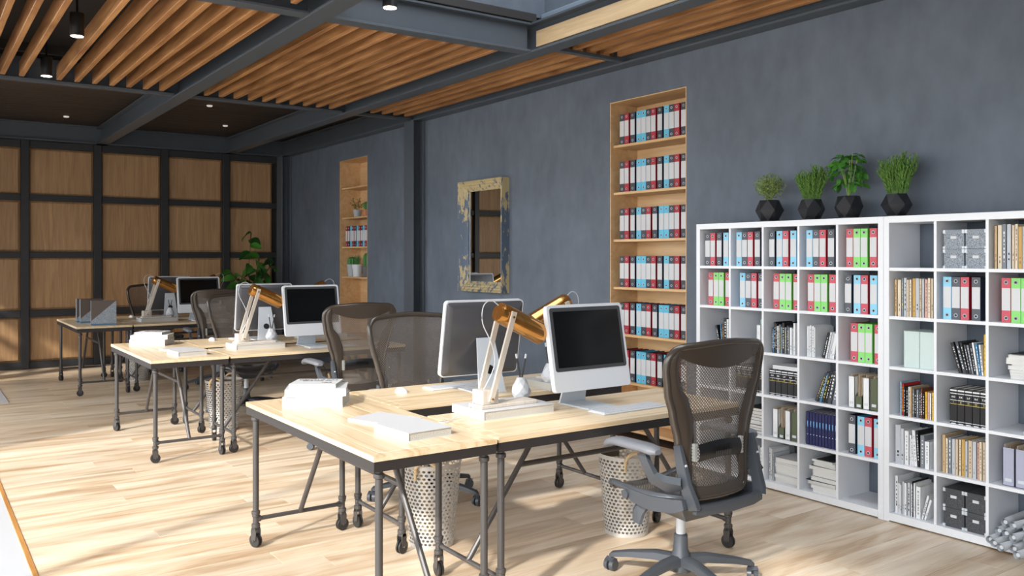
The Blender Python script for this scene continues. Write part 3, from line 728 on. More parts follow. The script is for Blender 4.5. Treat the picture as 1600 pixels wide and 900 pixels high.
# ------------------------------------------------------------------ plants
def facet_pot(parent, r=.07, h=.115, m=None):
    t = MB(); n = 6
    prof = [(r*.62,0),(r*1.0,h*.52),(r*.72,h)]
    vs = []; F = []
    for i, (a, z_) in enumerate(prof):
        for k in range(n): an = 2*PI*k/n+(PI/n if i == 1 else 0); vs.append((a*math.cos(an), a*math.sin(an), z_))
    for i in range(2):
        for k in range(n):
            a, b, c, d = i*n+k, i*n+(k+1)%n, (i+1)*n+(k+1)%n, (i+1)*n+k
            if i == 0: F += [(a,b,d),(b,c,d)]
            else: F += [(a,b,c),(a,c,d)]
    F += [tuple(range(n))[::-1]]
    t.add(vs, F); t.lathe([(r*.68,h-.012),(r*.2,h-.008)], 6); t.ob('pot', m or M_pot, parent, (0,0,.004), smooth=False)
    MB().lathe([(r*.75,0),(r*.95,.004),(r*.95,.007)], 16).ob('saucer', M_pot, parent)
    MB().lathe([(r*.66,h-.006),(r*.1,h-.002)], 10).ob('soil', mat('soil', (50,38,30), .9), parent)
def blades(parent, rnd, n, h, spread, z0, m, tuft=True, lw=.004):
    t = MB()
    for i in range(n):
        a = rnd.uniform(0, 2*PI); ln = rnd.uniform(.55,1)*h; s = rnd.uniform(.1,1)*spread
        b = Vector((math.cos(a)*.03*rnd.random(), math.sin(a)*.03*rnd.random(), z0)); tp = b+Vector((math.cos(a)*s, math.sin(a)*s, ln))
        mid = (b+tp)/2+Vector((math.cos(a),math.sin(a),0))*(-.2*s)+Vector((0,0,.04*h))
        pts = [b, mid, tp]; t.tube([tuple(p) for p in pts], .0012, 3)
        for q in range(26):
            f = .15+.85*q/26; p = b.lerp(mid, f*2) if f < .5 else mid.lerp(tp, f*2-1)
            an = q*2.4+i; d = Vector((math.cos(an), math.sin(an), 1.1)).normalized(); L = rnd.uniform(.016,.028); sd_ = d.cross(Vector((0,0,1))).normalized()*lw*.35
            t.add([p-sd_, p+sd_, p+d*L*.6+sd_*.9, p+d*L, p+d*L*.6-sd_*.9], [(0,1,2,3,4)])
    o = t.ob('foliage', m, parent, smooth=False); o['kind'] = 'stuff'; return o
def leaf_mesh(L, W, m, fold=.25, curl=.35):
    t = MB()
    def fn(u, v):
        s = (u-.5)*2; x = L*v; w_ = W*math.sin(PI*min(1, v*.96+.02))**.7
        return (x, s*w_/2, abs(s)*w_*fold*.5-curl*L*v*v)
    t.grid(fn, 4, 6); return t.mesh('leaf', m)
def put_leaf(me, parent, p, az, el, s=1, roll=0):
    o = obj('leaf', me, parent, p, (roll, -el, az)); o.scale = (s,s,s); return o
SZ = 1.733; rnd = random.Random(11)
ps = [((4.70, 3.70), 'small round leafed herb in a faceted black pot, leftmost on the shelving'),
      ((4.70, 3.375), 'two tufted rosemary in a faceted black pot, second from left on the shelving'),
      ((4.70, 3.11), 'broad leafed basil in a faceted black pot on the shelving'),
      ((4.70, 2.80), 'tallest rosemary in a faceted black pot, rightmost on the shelving')]
for i, ((x, y), lab) in enumerate(ps):
    r = thing('potted_herb', lab, 'plant', (x, y, SZ), .5+i*.37, 'potted herbs on the white shelving')
    facet_pot(r, .078, .118); r.scale = [(1.2,)*3, (1.1,)*3, (1.15,)*3, (1.1,)*3][i]
    if i == 0:
        t = MB()
        for k in range(1700):
            v = Vector((rnd.gauss(0,1), rnd.gauss(0,1), rnd.gauss(0,1))).normalized()*rnd.uniform(.3,1); p = Vector((v.x*.088, v.y*.088, .20+v.z*.075))
            a = Vector((rnd.gauss(0,1), rnd.gauss(0,1), rnd.gauss(0,1))).normalized(); b = a.cross(Vector((0,0,1))).normalized(); s = .0055
            t.add([p-a*s, p+b*s*.7, p+a*s, p-b*s*.7], [(0,1,2,3)])
        for k in range(60):
            a = rnd.uniform(0,2*PI); t.tube([(0,0,.115),(math.cos(a)*.04,math.sin(a)*.04,.17),(math.cos(a)*rnd.uniform(.02,.085),math.sin(a)*.07,rnd.uniform(.17,.26))], .0009, 3)
        o = t.ob('foliage', mat('thyme_green', (136,158,80), .6, noise=.3, nscale=30), r, smooth=False); o['kind'] = 'stuff'
    elif i == 2:
        me = leaf_mesh(.042, .031, M_green2)
        t = MB()
        for k in range(5):
            a = k*1.3; t.tube([(0,0,.11),(math.cos(a)*.02,math.sin(a)*.02,.2),(math.cos(a)*.045,math.sin(a)*.045,.27+.02*k)], .0028, 5)
        t.ob('stem', mat('pale_stem', (140,168,84), .5), r)
        for k in range(140):
            a = rnd.uniform(0,2*PI); zz = rnd.uniform(.17,.35); rad = .08*math.sqrt(max(.05, 1-((zz-.25)/.12)**2))*rnd.uniform(.55,1)
            put_leaf(me, r, (math.cos(a)*rad, math.sin(a)*rad, zz), a+rnd.uniform(-.6,.6), rnd.uniform(-.9,.3), rnd.uniform(.7,1.15), rnd.uniform(-.8,.8))
    else:
        H = .2 if i == 1 else .23
        t = MB()
        f = blades(r, rnd, 70, H*.92, .045, .11, M_green, lw=.007)
        f.location = (-.02,.02,0) 
        f2 = blades(r, rnd, 70, H*1.06, .045, .11, M_green, lw=.007); f2.location = (.02,-.02,0)
        f.location = (0,0,0); f2.location = (0,0,0); f.rotation_euler = (-.16,-.02,-(.5+i*.37)); f2.rotation_euler = (.16,.04,-(.5+i*.37))
# far rubber plant
r = thing('rubber_plant', 'tall broad leafed plant in front of the far oak panels', 'plant', (4.12, 12.55, 0))
MB().lathe([(.13,0),(.17,.3),(.16,.3),(.15,.27)], 20).ob('pot', mat('grey_pot', (150,152,154), .6), r)
t = MB(); rnd = random.Random(5)
stems = [[(0,0,.25),(.02,0,.8),(-.03,.02,1.3),(.0,0,1.86)], [(0,0,.25),(.06,0,.8),(.16,-.02,1.2),(.32,-.04,1.42)], [(0,0,.25),(-.06,0,.8),(-.16,-.02,1.1),(-.3,-.02,1.28)], [(0,0,.25),(-.02,0,.8),(.05,-.02,1.1),(.1,-.06,1.5)]]
for s in stems: t.tube(s, .008, 6)
t.ob('stem', mat('brown_stem', (86,70,48), .7), r)
lm_ = leaf_mesh(.2, .135, M_green3, .3, .5); lm2 = leaf_mesh(.2, .135, M_green2, .3, .5)
for s in stems:
    for k in range(11):
        f = .45+.55*k/10; j = min(int(f*3), 2); q = f*3-j; p = Vector(s[j]).lerp(Vector(s[j+1]), q)
        put_leaf(lm_ if rnd.random() < .55 else lm2, r, p, k*2.2+rnd.uniform(-.3,.3), rnd.uniform(-.5,.3), rnd.uniform(.85,1.25), rnd.choice([-1,1])*rnd.uniform(.3,.9))
# niche plants
def simple_pot(parent, r1, r2, h, m):
    MB().lathe([(r1,0),(r2,h),(r2-.006,h),(r2-.008,h-.02),(.01,h-.02)], 18).ob('pot', m, parent)
def cactus_body(parent, r_, h, z0):
    t = MB(); n = 24; prof = [(.4,0),(.9,.25),(1,.55),(.85,.82),(.45,.96),(.05,1)]; vs = []; F = []
    for i, (a, z_) in enumerate(prof):
        for k in range(n): an = 2*PI*k/n; q = r_*a*(1 if k % 2 else .84); vs.append((q*math.cos(an), q*math.sin(an), z0+z_*h))
    for i in range(len(prof)-1):
        for k in range(n): F.append((i*n+k, i*n+(k+1)%n, (i+1)*n+(k+1)%n, (i+1)*n+k))
    t.add(vs, F); t.ob('cactus', M_cactus, parent)
M_gp = mat('pale_grey_pot', (170,174,178), .5); M_wp = mat('white_pot', (214,218,222), .4); M_tc = mat('terracotta', (190,124,76), .6); M_dp = mat('dark_grey_pot', (92,94,96), .5)
r = thing('potted_plant', 'branching plant in a small grey pot, second shelf of far niche', 'plant', (5.0, 10.78, SH2[1]))
simple_pot(r, .045, .062, .1, M_gp); t = MB(); me = leaf_mesh(.035, .022, M_green2); rnd = random.Random(8)
for k in range(7):
    a = k*.9; e = (math.cos(a)*.1, math.sin(a)*.11, .2+.03*(k % 3)); t.tube([(0,0,.08),(e[0]*.4,e[1]*.4,.15),e], .002, 4)
    for q in range(9):
        f = .3+.7*q/8; put_leaf(me, r, (e[0]*f, e[1]*f, .1+(e[2]-.1)*f), rnd.uniform(0,6.28), rnd.uniform(-.2,.8))
t.ob('stem', mat('brown_stem', (86,70,48), .7), r)
r = thing('potted_cactus', 'round cactus in a terracotta pot, second shelf of far niche', 'plant', (5.0, 10.50, SH2[1])); simple_pot(r, .05, .055, .09, M_tc); cactus_body(r, .045, .12, .08)
r = thing('potted_cactus', 'cactus in a grey pot, leftmost on the lower plant shelf of far niche', 'plant', (4.99, 10.93, SH2[3])); simple_pot(r, .055, .075, .165, M_gp); cactus_body(r, .07, .13, .14)
r = thing('potted_succulent', 'spiky succulent in a white pot on the lower plant shelf of far niche', 'plant', (4.97, 10.72, SH2[3])); simple_pot(r, .055, .075, .165, M_wp)
t = MB()
for k in range(26): a = k*2.4; s = .02+.05*k/26; t.cone((0,0,.15), (math.cos(a)*s*1.1, math.sin(a)*s*1.1, .30-.002*k), .009, .001, 5)
t.ob('leaves', M_cactus, r)
r = thing('potted_cactus', 'tall cactus in a dark pot, rightmost on the lower plant shelf of far niche', 'plant', (5.0, 10.50, SH2[3])); simple_pot(r, .05, .065, .14, M_dp); cactus_body(r, .05, .2, .12)

# ------------------------------------------------------------------ wall mirror
r = thing('wall_mirror', 'wall mirror in a distressed blue and gold painted frame', 'mirror', (WX, 7.41, 1.72))
HW, HH = .415, .576; fw = .105
sec = [(0,-.0),(0,-.092),(.01,-.097),(.03,-.078),(.036,-.079),(.055,-.058),(.062,-.058),(.085,-.036),(fw,-.022),(fw,0)]
vs = []; F = []
for cy, cz in ((-1,-1),(1,-1),(1,1),(-1,1)):
    for o_, x_ in sec: vs.append((x_, cy*(HW-o_), cz*(HH-o_)))
ns = len(sec)
for i in range(4):
    j = (i+1)%4
    for k in range(ns-1): F.append((i*ns+k, j*ns+k, j*ns+k+1, i*ns+k+1))
MB().add(vs, F).ob('frame', M_distress, r, smooth=False)
MB().box(-.016,-HW+fw-.01,-HH+fw-.01,-.008,HW-fw+.01,HH-fw+.01).ob('mirror_glass', M_mirror, r, smooth=False)

# ------------------------------------------------------------------ desks
def make_desk(W, D, label, group, axis_long='X', casterrot=None):
    """origin at corner, W along local x, D along local y"""
    r = thing('trestle_desk', label, 'desk', (0,0,0), 0, group); H = .75; b = .045
    xs = [0, W]; nb = 4 if D < .7 else 6
    # boards with border
    for k in range(4):
        bw = (D-2*b)/4; MB().bbox(b+.0008, b+k*bw+.0005, H-.022, W-b-.0008, b+(k+1)*bw-.0005, H, .001).ob('board', M_desk, r, smooth=False)
    for (x0,y0,x1,y1) in ((0,0,W,b),(0,D-b,W,D)):
        i = 1 if y0 == 0 else -1
        ya, yb = (0,b) if y0 == 0 else (D,D-b)
        MB().prism([(0,ya),(W,ya),(W-b,yb),(b,yb)] if i == 1 else [(0,ya),(b,yb),(W-b,yb),(W,ya)], H-.022, H-.0004).ob('border_board', M_desk, r, smooth=False)
    for s in (0, 1):
        MB().prism([(0,0),(b,b),(b,D-b),(0,D)] if s == 0 else [(W,0),(W,D),(W-b,D-b),(W-b,b)], H-.022, H-.0006).ob('border_board', M_desk, r, smooth=False)
    t = MB(); zt, zb = H-.0225, H-.062; ft = .006
    t.box(.002,.002,zb,W-.002,.008,zt); t.box(.002,D-.008,zb,W-.002,D-.002,zt); t.box(.002,.008,zb,.008,D-.008,zt); t.box(W-.008,.008,zb,W-.002,D-.008,zt)
    t.box(.008,.008,zt-.006,W-.008,.04,zt); t.box(.008,D-.04,zt-.006,W-.008,D-.008,zt)
    t.box(W*.33,.04,zt-.03,W*.33+.03,D-.04,zt-.001); t.box(W*.67,.04,zt-.03,W*.67+.03,D-.04,zt-.001)
    t.ob('top_frame', M_iron, r, smooth=False)
    rl = .0155; i = 0
    for x in (.038, W-.038):
        for y in (.04, D-.04):
            t = MB(); t.lathe([(rl,.10),(rl,zt-.002)], 14, (x,y,0))
            for zc in (.665, .178, .112): t.lathe([(rl,zc-.012),(rl+.006,zc-.008),(rl+.007,zc),(rl+.006,zc+.008),(rl,zc+.012)], 14, (x,y,0), cap=False)
            t.lathe([(rl+.002,.155),(rl+.004,.16),(rl+.004,.165),(rl+.002,.17)], 14, (x,y,0), cap=False)
            lg = t.ob('leg', M_pipe, r)
            ang = (casterrot or [.2,1.5,1.7,.4])[i]; i += 1
            c = MB(); c.T = Matrix.Translation((x,y,0)) @ Matrix.Rotation(ang,4,'Z')
            n = 20; rw = .034
            for s in (-1,1):
                c.m(1).sweep([(0,s*.004,rw),(0,s*.013,rw)], [(rw*math.cos(2*PI*k/n), rw*math.sin(2*PI*k/n)) for k in range(n)], up=(0,0,1))
                c.m(0).add([(-.016,s*.014,.035),(.016,s*.014,.035),(.019,s*.014,.085),(.012,s*.014,.104),(-.012,s*.014,.104),(-.019,s*.014,.085),
                            (-.016,s*.017,.035),(.016,s*.017,.035),(.019,s*.017,.085),(.012,s*.017,.104),(-.012,s*.017,.104),(-.019,s*.017,.085)],
                    [(0,1,2,3,4,5),(11,10,9,8,7,6)]+[(k,(k+1)%6,6+(k+1)%6,6+k) for k in range(6)])
                c.m(0).cone((0,s*.017,rw),(0,s*.02,rw),.006,.005,8)
            c.m(0).box(-.012,-.017,.088,.012,.017,.104)
            c.ob('caster', [M_pipe, M_wheel], lg)
    zb_ = .145; rc = .011
    for x in (.038, W-.038):
        t = MB(); t.tube([(x,.04,zb_),(x,D-.04,zb_)], rc, 10)
        for y in (.045, D-.045): t.cone((x,y,zb_),(x,y+(.02 if y < D/2 else -.02),zb_), .016,.016,10)
        t.ob('crossbar', M_pipe, r)
        s = 1 if x < W/2 else -1
        t = MB(); t.tube([(x,D/2,zb_),(x+s*.40,D/2,zt-.03),(x+s*.415,D/2,zt-.006)], .013, 10); t.ob('diagonal_brace', M_pipe, r)
    zz = .535; xx = .038+.40*(zz-zb_)/(zt-.03-zb_)
    MB().tube([(xx,D/2,zz),(W-xx,D/2,zz)], .0125, 10).ob('stretcher', M_pipe, r)
    return r
S = 3.64
dA = make_desk(1.5, .56, 'side desk carrying stacked white books, nearest the camera', 'trestle side desks')
dA.location = (1.99, 2.94, 0); dA.rotation_euler = (0,0,PI/2)
dB = make_desk(1.5, .60, 'trestle desk with computer and keyboard, nearest front desk', 'trestle computer desks'); dB.location = (2.005, 2.95, 0)
dup(dB, (2.005+1.5, 4.44, 0), PI, 'trestle desk behind the nearest computer desk, monitor facing away')
dup(dA, (1.99, 2.94+S, 0), PI/2, 'side desk with white books on top, in the middle workstation')
dup(dB, (2.005, 2.95+S, 0), 0, 'front computer desk of the middle workstation')
dup(dB, (3.505, 4.44+S, 0), PI, 'rear computer desk of the middle workstation')
dup(dA, (2.03, 2.94+2*S, 0), PI/2, 'side desk holding speckled magazine files, in the far workstation')
dup(dB, (2.045, 2.95+2*S, 0), 0, 'front computer desk of the far workstation')
dup(dB, (3.545, 4.44+2*S, 0), PI, 'rear computer desk of the far workstation')

# ------------------------------------------------------------------ computers
def make_monitor(label):
    r = thing('desktop_computer', label, 'computer', (0,0,0), 0, 'white all-in-one computers')
    W, H = .50, .43; T = Matrix.Translation((0,0,.087)) @ Matrix.Rotation(-R(10.5),4,'X')
    def rr(w_, h_, z0, rad, n=5):
        P = []
        for cx, cz, a0 in ((w_/2-rad,z0+rad,-PI/2),(w_/2-rad,z0+h_-rad,0),(-w_/2+rad,z0+h_-rad,PI/2),(-w_/2+rad,z0+rad,PI)):
            for k in range(n+1): a = a0+PI/2*k/n; P.append((cx+rad*math.cos(a), cz+rad*math.sin(a)))
        return P
    def slab(w_, h_, z0, rad, y0, y1, inset=0):
        t = MB(); t.T = T; P = rr(w_, h_, z0, rad); Q = rr(w_-2*inset, h_-2*inset, z0+inset, max(.004,rad-inset)); n = len(P)
        t.add([(x,y0,z) for x,z in P]+[(x,y1,z) for x,z in Q], [tuple(range(n)), tuple(range(n,2*n))[::-1]]+[(i+n,(i+1)%n+n,(i+1)%n,i) for i in range(n)])
        return t
    slab(W, H, 0, .022, -.018, .012).ob('case', M_case, r)
    slab(W-.012, H-.012, .006, .02, .0125, .034, .03).ob('back_cover', M_mback, r)
    slab(W-.03, H-.115, .10, .014, -.0195, -.017).ob('bezel', M_bezel, r)
    slab(W-.068, H-.152, .118, .002, -.0205, -.018).ob('screen', M_screen, r)
    # stand: upright trapezoid with round hole, flat foot
    t = MB(); pts = []
    prof = [(.045,.0),(.052,.02),(.11,.006)]
    t.add([(-.085,.155,.004),(.085,.155,.004),(.055,.075,.30),(-.055,.075,.30),(-.085,.165,.004),(.085,.165,.004),(.055,.085,.30),(-.055,.085,.30)],
        [(0,1,2,3),(7,6,5,4),(0,4,5,1),(1,5,6,2),(2,6,7,3),(3,7,4,0)])
    t.box(-.03,.03,.25,.03,.08,.29)
    t.bbox(-.092,-.075,0,.092,.165,.007,.002); t.ob('stand', M_alu, r)
    n = 20; t = MB(); Rm = Matrix.Rotation(math.atan2(.08,.296),3,'X')
    yy = .134
    t.add([tuple(Vector((.026*math.cos(2*PI*k/n), yy, .128))+Rm@Vector((0,0,.026*math.sin(2*PI*k/n)))) for k in range(n)], [tuple(range(n))[::-1]])
    t.ob('cable_hole', M_black, r)
    return r
def make_keyboard(label):
    r = thing('keyboard', label, 'keyboard', (0,0,0), 0, 'white keyboards')
    MB().bbox(-.21,-.06,0,.21,.06,.009,.003).ob('keyboard_base', M_whitep, r, smooth=False)
    t = MB()
    for j in range(5):
        n = 19; yy = -.052+j*.0215
        for k in range(n):
            if j == 0 and 4 < k < 9: continue
            x0 = -.2+k*.0212; t.box(x0,yy,.009,x0+.0185,yy+.018,.0125)
        if j == 0: t.box(-.2+5*.0212,yy,.009,-.2+9*.0212-.003,yy+.018,.0125)
    o = t.ob('keys', M_whitep, r, smooth=False); o['kind'] = 'stuff'
    return r
def make_mouse(label):
    t = MB(); t.grid(lambda u,v: (math.cos(u*2*PI)*.03*math.sin(v*PI/2+.0001), math.sin(u*2*PI)*.055*math.sin(v*PI/2+.0001), .028*math.cos(v*PI/2)), 20, 7)
    o = t.ob('mouse', M_whitep, ang=60); return tag(o, label, 'mouse', 'white computer mice')
def make_lamp(label):
    """origin on the book top under the wooden block; arms lean to +x"""
    r = thing('desk_lamp', label, 'lamp', (0,0,0), 0, 'amber shade desk lamps')
    Mw = wood('whitewashed_wood', (198,190,180), (186,174,160), 'Z', 3, rough=.5, var=.02)
    t = MB(); t.bbox(-.06,-.055,0,.27,.055,.018,.003); t.ob('base', Mw, r, smooth=False)
    t = MB(); t.bbox(-.045,-.045,.018,.045,.045,.085,.002); t.ob('block', Mw, r, smooth=False)
    a0 = Vector((-.005,0,.03)); a1 = Vector((.125,0,.45)); d = (a1-a0).normalized()
    for s in (-1,1):
        t = MB(); sec = [(-.006,-.013),(.006,-.013),(.006,.013),(-.006,.013)]
        t.sweep([tuple(a0+Vector((0,s*.052,0))), tuple(a1+Vector((0,s*.062,0)))], sec, up=(1,0,0)); t.ob('arm', Mw, r, smooth=False)
    MB().cone((-.0,-.064,.045),(-.0,.064,.045),.005,.005,8).ob('pivot_pin', M_brass, r)
    MB().cone((.117,-.072,.425),(.117,.072,.425),.006,.006,8).ob('pivot_pin', M_brass, r)
    ax = Vector((.26,0,-.12)).normalized(); c0 = Vector((.075,0,.45)); n = 28; t = MB()
    def ring(p, rad): u = Vector((0,1,0)); v = ax.cross(u); return [tuple(p+u*rad*math.cos(2*PI*k/n)+v*rad*math.sin(2*PI*k/n)) for k in range(n)]
    prof = [(0,.012),(0,.046),(.01,.05),(.06,.052),(.285,.055),(.285,.053),(.07,.049),(.02,.044)]
    vs = []
    for a, q in prof: vs += ring(c0+ax*a, q)
    t.add(vs, [(i*n+k, (i+1)*n+k, (i+1)*n+(k+1)%n, i*n+(k+1)%n) for i in range(len(prof)-1) for k in range(n)]+[tuple(range(n))])
    t.ob('lamp_shade', M_amber, r)
    t = MB(); t.cone(tuple(c0+ax*.03), tuple(c0+ax*.1), .02, .02, 12); t.ob('bulb_socket', M_brass, r)
    t = MB(); t.lathe([(.001,-.03),(.02,-.02),(.028,0),(.02,.02),(.001,.03)], 12); o = t.ob('bulb', mat('frosted_bulb', (236,228,210), .3), r, tuple(c0+ax*.13), (0,1.1,0))
    pts = [c0+Vector((.0,0,.03)), c0+Vector((-.05,-.01,.055)), c0+Vector((-.1,-.02,.03)), c0+Vector((-.105,-.02,-.05)), c0+Vector((-.06,-.03,-.15)), c0+Vector((-.03,-.01,-.25)), Vector((-.0,0,.1)), Vector((-.05,.03,.02)), Vector((-.12,.02,-.02)),Vector((-.24,-.04,-.036)),Vector((-.27,-.02,-.037)),Vector((-.2,.0,-.037))]
    cu = []
    for i in range(len(pts)-1):
        p0, p1, p2, p3 = pts[max(i-1,0)], pts[i], pts[i+1], pts[min(i+2,len(pts)-1)]
        for k in range(5):
            f = k/5; cu.append(tuple(.5*((2*p1)+(p2-p0)*f+(2*p0-5*p1+4*p2-p3)*f*f+(3*p1-p0-3*p2+p3)*f**3)))
    MB().tube(cu, .0025, 6).ob('cable', M_whitep, r)
    return r
def make_cup(label):
    r = thing('pencil_cup', label, 'pencil holder', (0,0,0), .3, 'white faceted pencil holders')
    n = 7; prof = [(.032,0),(.045,.018),(.052,.035),(.043,.062),(.031,.086),(.021,.106)]; vs = []; F = []
    for i, (a, z_) in enumerate(prof):
        for k in range(n): an = 2*PI*(k+.5*(i % 2))/n; vs.append((a*math.cos(an), a*math.sin(an), z_))
    for i in range(len(prof)-1):
        for k in range(n):
            a, b, c, d = i*n+k, i*n+(k+1)%n, (i+1)*n+(k+1)%n, (i+1)*n+k
            F += [(a,b,d),(b,c,d)] if i % 2 == 0 else [(a,b,c),(a,c,d)]
    F.append(tuple(range(n))[::-1]); F.append(tuple((len(prof)-1)*n+k for k in range(n)))
    MB().add(vs, F).ob('vase', mat('white_ceramic', (196,198,202), .45), r, smooth=False)
    return r
def make_pencil(label):
    t = MB(); t.m(0).cone((0,0,-.06),(0,0,.055),.0042,.0042,6).m(1).cone((0,0,.055),(0,0,.077),.0052,.005,8)
    o = t.ob('pencil', [M_black, M_whitep], smooth=False); return tag(o, label, 'pencil', 'black pencils with white tips')
def big_book(name, sx, sy, sz, label, group=None):
    t = MB(); ov = .002
    t.box(-sx/2,-sy/2,0,sx/2,sy/2,ov).box(-sx/2,-sy/2,sz-ov,sx/2,sy/2,sz).box(-sx/2,-sy/2,ov,-sx/2+ov,sy/2,sz-ov)
    o = t.ob(name, mat('white_cloth_cover', (190,190,192), .55), smooth=False); tag(o, label, 'book', group)
    MB().box(-sx/2+ov,-sy/2+.004,ov,sx/2-.004,sy/2-.004,sz-ov).ob('page_block', mat('book_pages', (184,180,172), .7, bump=.3, bscale=200), o, smooth=False); return o

CN = ['nearest','middle','far']
base = {}
DZ = .75
mon = kb = ms = lp = cp = pc = ub = None
for ci in range(3):
    dx, dy = [0, 0, .04][ci], S*ci; n = CN[ci]
    for side in (0, 1):
        sd_ = ['front','rear'][side]
        def W(x, y, z): # side 1 is turned by half a turn about the double desk's centre
            return (x+dx, y+dy, z) if side == 0 else (5.51-x+dx, 7.39-y+dy, z)
        rz = 0 if side == 0 else PI
        lab = lambda what: '%s on the %s desk of the %s workstation' % (what, sd_, n)
        def place(proto, mk, loc, rot, text):
            if proto is None: proto = mk(text); o = proto
            else: o = dup(proto, (0,0,0), 0, text)
            o.location = loc
            if isinstance(rot, tuple): o.rotation_euler = rot
            else: o.rotation_euler = (0,0,rot)
            return proto
        mon = place(mon, make_monitor, W(2.813, 3.30, DZ) if side == 0 else (2.645+dx, 4.10+dy, DZ), .016 if side == 0 else PI-.06, lab('white all-in-one computer with black screen'))
        kb = place(kb, make_keyboard, W(2.90, 3.135, DZ), rz+.02, lab('white keyboard'))
        ms = place(ms, make_mouse, W(3.27, 3.13, DZ), rz, lab('white mouse'))
        cz = .745
        cp = place(cp, make_cup, W(2.525, 3.515, DZ+.04), rz+.3, lab('white faceted pencil vase'))
        for q in (0, 1):
            x_, y_, _ = W(2.525, 3.515, 0); s_ = -1 if q == 0 else 1
            ux, uy = .818, -.575
            pc = place(pc, make_pencil, (x_+s_*ux*.012, y_+s_*uy*.012, DZ+.04+.147), (s_*.10 if 0 else 0, s_*.17, -.61), '%s pencil in the %s desk vase, %s workstation' % (['left','right'][q], sd_, n))
        if ub is None: ub = big_book('book', .41, .285, .04, lab('large white book under the lamp'), 'white books under the lamps'); o = ub
        else: o = dup(ub, (0,0,0), 0, lab('large white book under the lamp'))
        o.location = W(2.362, 3.435, DZ); o.rotation_euler = (0,0,rz)
        lp = place(lp, make_lamp, W(2.235, 3.40, DZ+.04), rz+.02, lab('wooden desk lamp with amber shade'))
    if ci < 2:
        # books on the side desk
        b1 = big_book('book', .225, .30, .052, 'thick white book, bottom of the stack on the %s side desk' % n)
        b1.location = (1.71+dx, 4.17+dy, DZ); b1.rotation_euler = (0,0,-.60+PI/2)
        b2 = big_book('book', .235, .30, .038, 'white book, middle of the stack on the %s side desk' % n)
        b2.location = (1.715+dx, 4.18+dy, DZ+.052); b2.rotation_euler = (0,0,-.47+PI/2)
        b3 = big_book('book', .19, .235, .02, 'white book with black lettering, top of the stack on the %s side desk' % n)
        b3.location = (1.72+dx, 4.20+dy, DZ+.09); b3.rotation_euler = (0,0,-.62+PI/2)
        for body, sz, px, py in (('KAS', .034, .05, -.07), ('AUF', .034, .05, .0), ('DEN', .034, .05, .068), ('BERG UND TAL', .022, .02, .0), ('NEUE', .02, -.035, -.06)):
            lettering(body, sz, MATS.get('print_black') or mat('print_black', (22,22,24), .5), b3, (px, py, .0202), (0,0,-PI/2), .0006)
        b4 = big_book('book', .21, .27, .012, 'thin white book lying behind the thicker one on the %s side desk' % n)
        b4.location = (1.79+dx, 3.56+dy, DZ); b4.rotation_euler = (0,0,.34)
        b5 = big_book('book', .22, .27, .034, 'thick white book at the front of the %s side desk' % n)
        b5.location = (1.76+dx, 3.24+dy, DZ); b5.rotation_euler = (0,0,-.02+.1)

# speckled magazine files on the far side desk
def speck_file(x, y, rz, label):
    r = thing('magazine_file', label, 'magazine file', (x,y,DZ), rz, 'speckled magazine files on the far side desk'); L, w_, h_ = .25, .085, .27
    # dark card body with lighter lower triangle
    t = MB(); t.box(0,-w_/2,0,L,-w_/2+.003,h_).box(0,w_/2-.003,0,L,w_/2,h_); t.box(0,-w_/2,0,.003,w_/2,h_*.97); t.box(L-.003,-w_/2,0,L,w_/2,h_); t.ob('folder', mat('brown_card', (84,70,62), .4), r, smooth=False)
    t = MB()
    for s in (-1,1):
        a = s*(w_/2+.001); b = s*(w_/2-.0005)
        t.add([(0,a,0),(L,a,0),(L,a,h_),(0,a,.05),(0,b,0),(L,b,0),(L,b,h_),(0,b,.05)], [(0,1,2,3),(7,6,5,4),(0,4,5,1),(1,5,6,2),(2,6,7,3),(3,7,4,0)])
    t.box(-.001,-w_/2,0,.001,w_/2,.1); t.ob('sleeve', M_speck, r, smooth=False)
    MB().box(-.002,-w_/2-.002,0,L+.002,w_/2+.002,.018).ob('base_band', mat('blue_band', (70,110,140), .5), r, smooth=False)
    MB().box(-.003,-w_/2,.03,-.0005,w_/2,h_).ob('spine', M_speck, r, smooth=False)
    MB().box(.02,-w_/2+.02,.01,L-.01,-w_/2+.035,h_-.01).ob('paper', M_paper, r, smooth=False)
speck_file(1.64, 10.40, -.12, 'speckled grey and brown magazine file, front one on the far side desk')
speck_file(1.60, 10.86, -.05, 'speckled blue grey magazine file, middle one on the far side desk')
speck_file(1.58, 10.99, -.05, 'speckled blue grey magazine file, rear one on the far side desk')

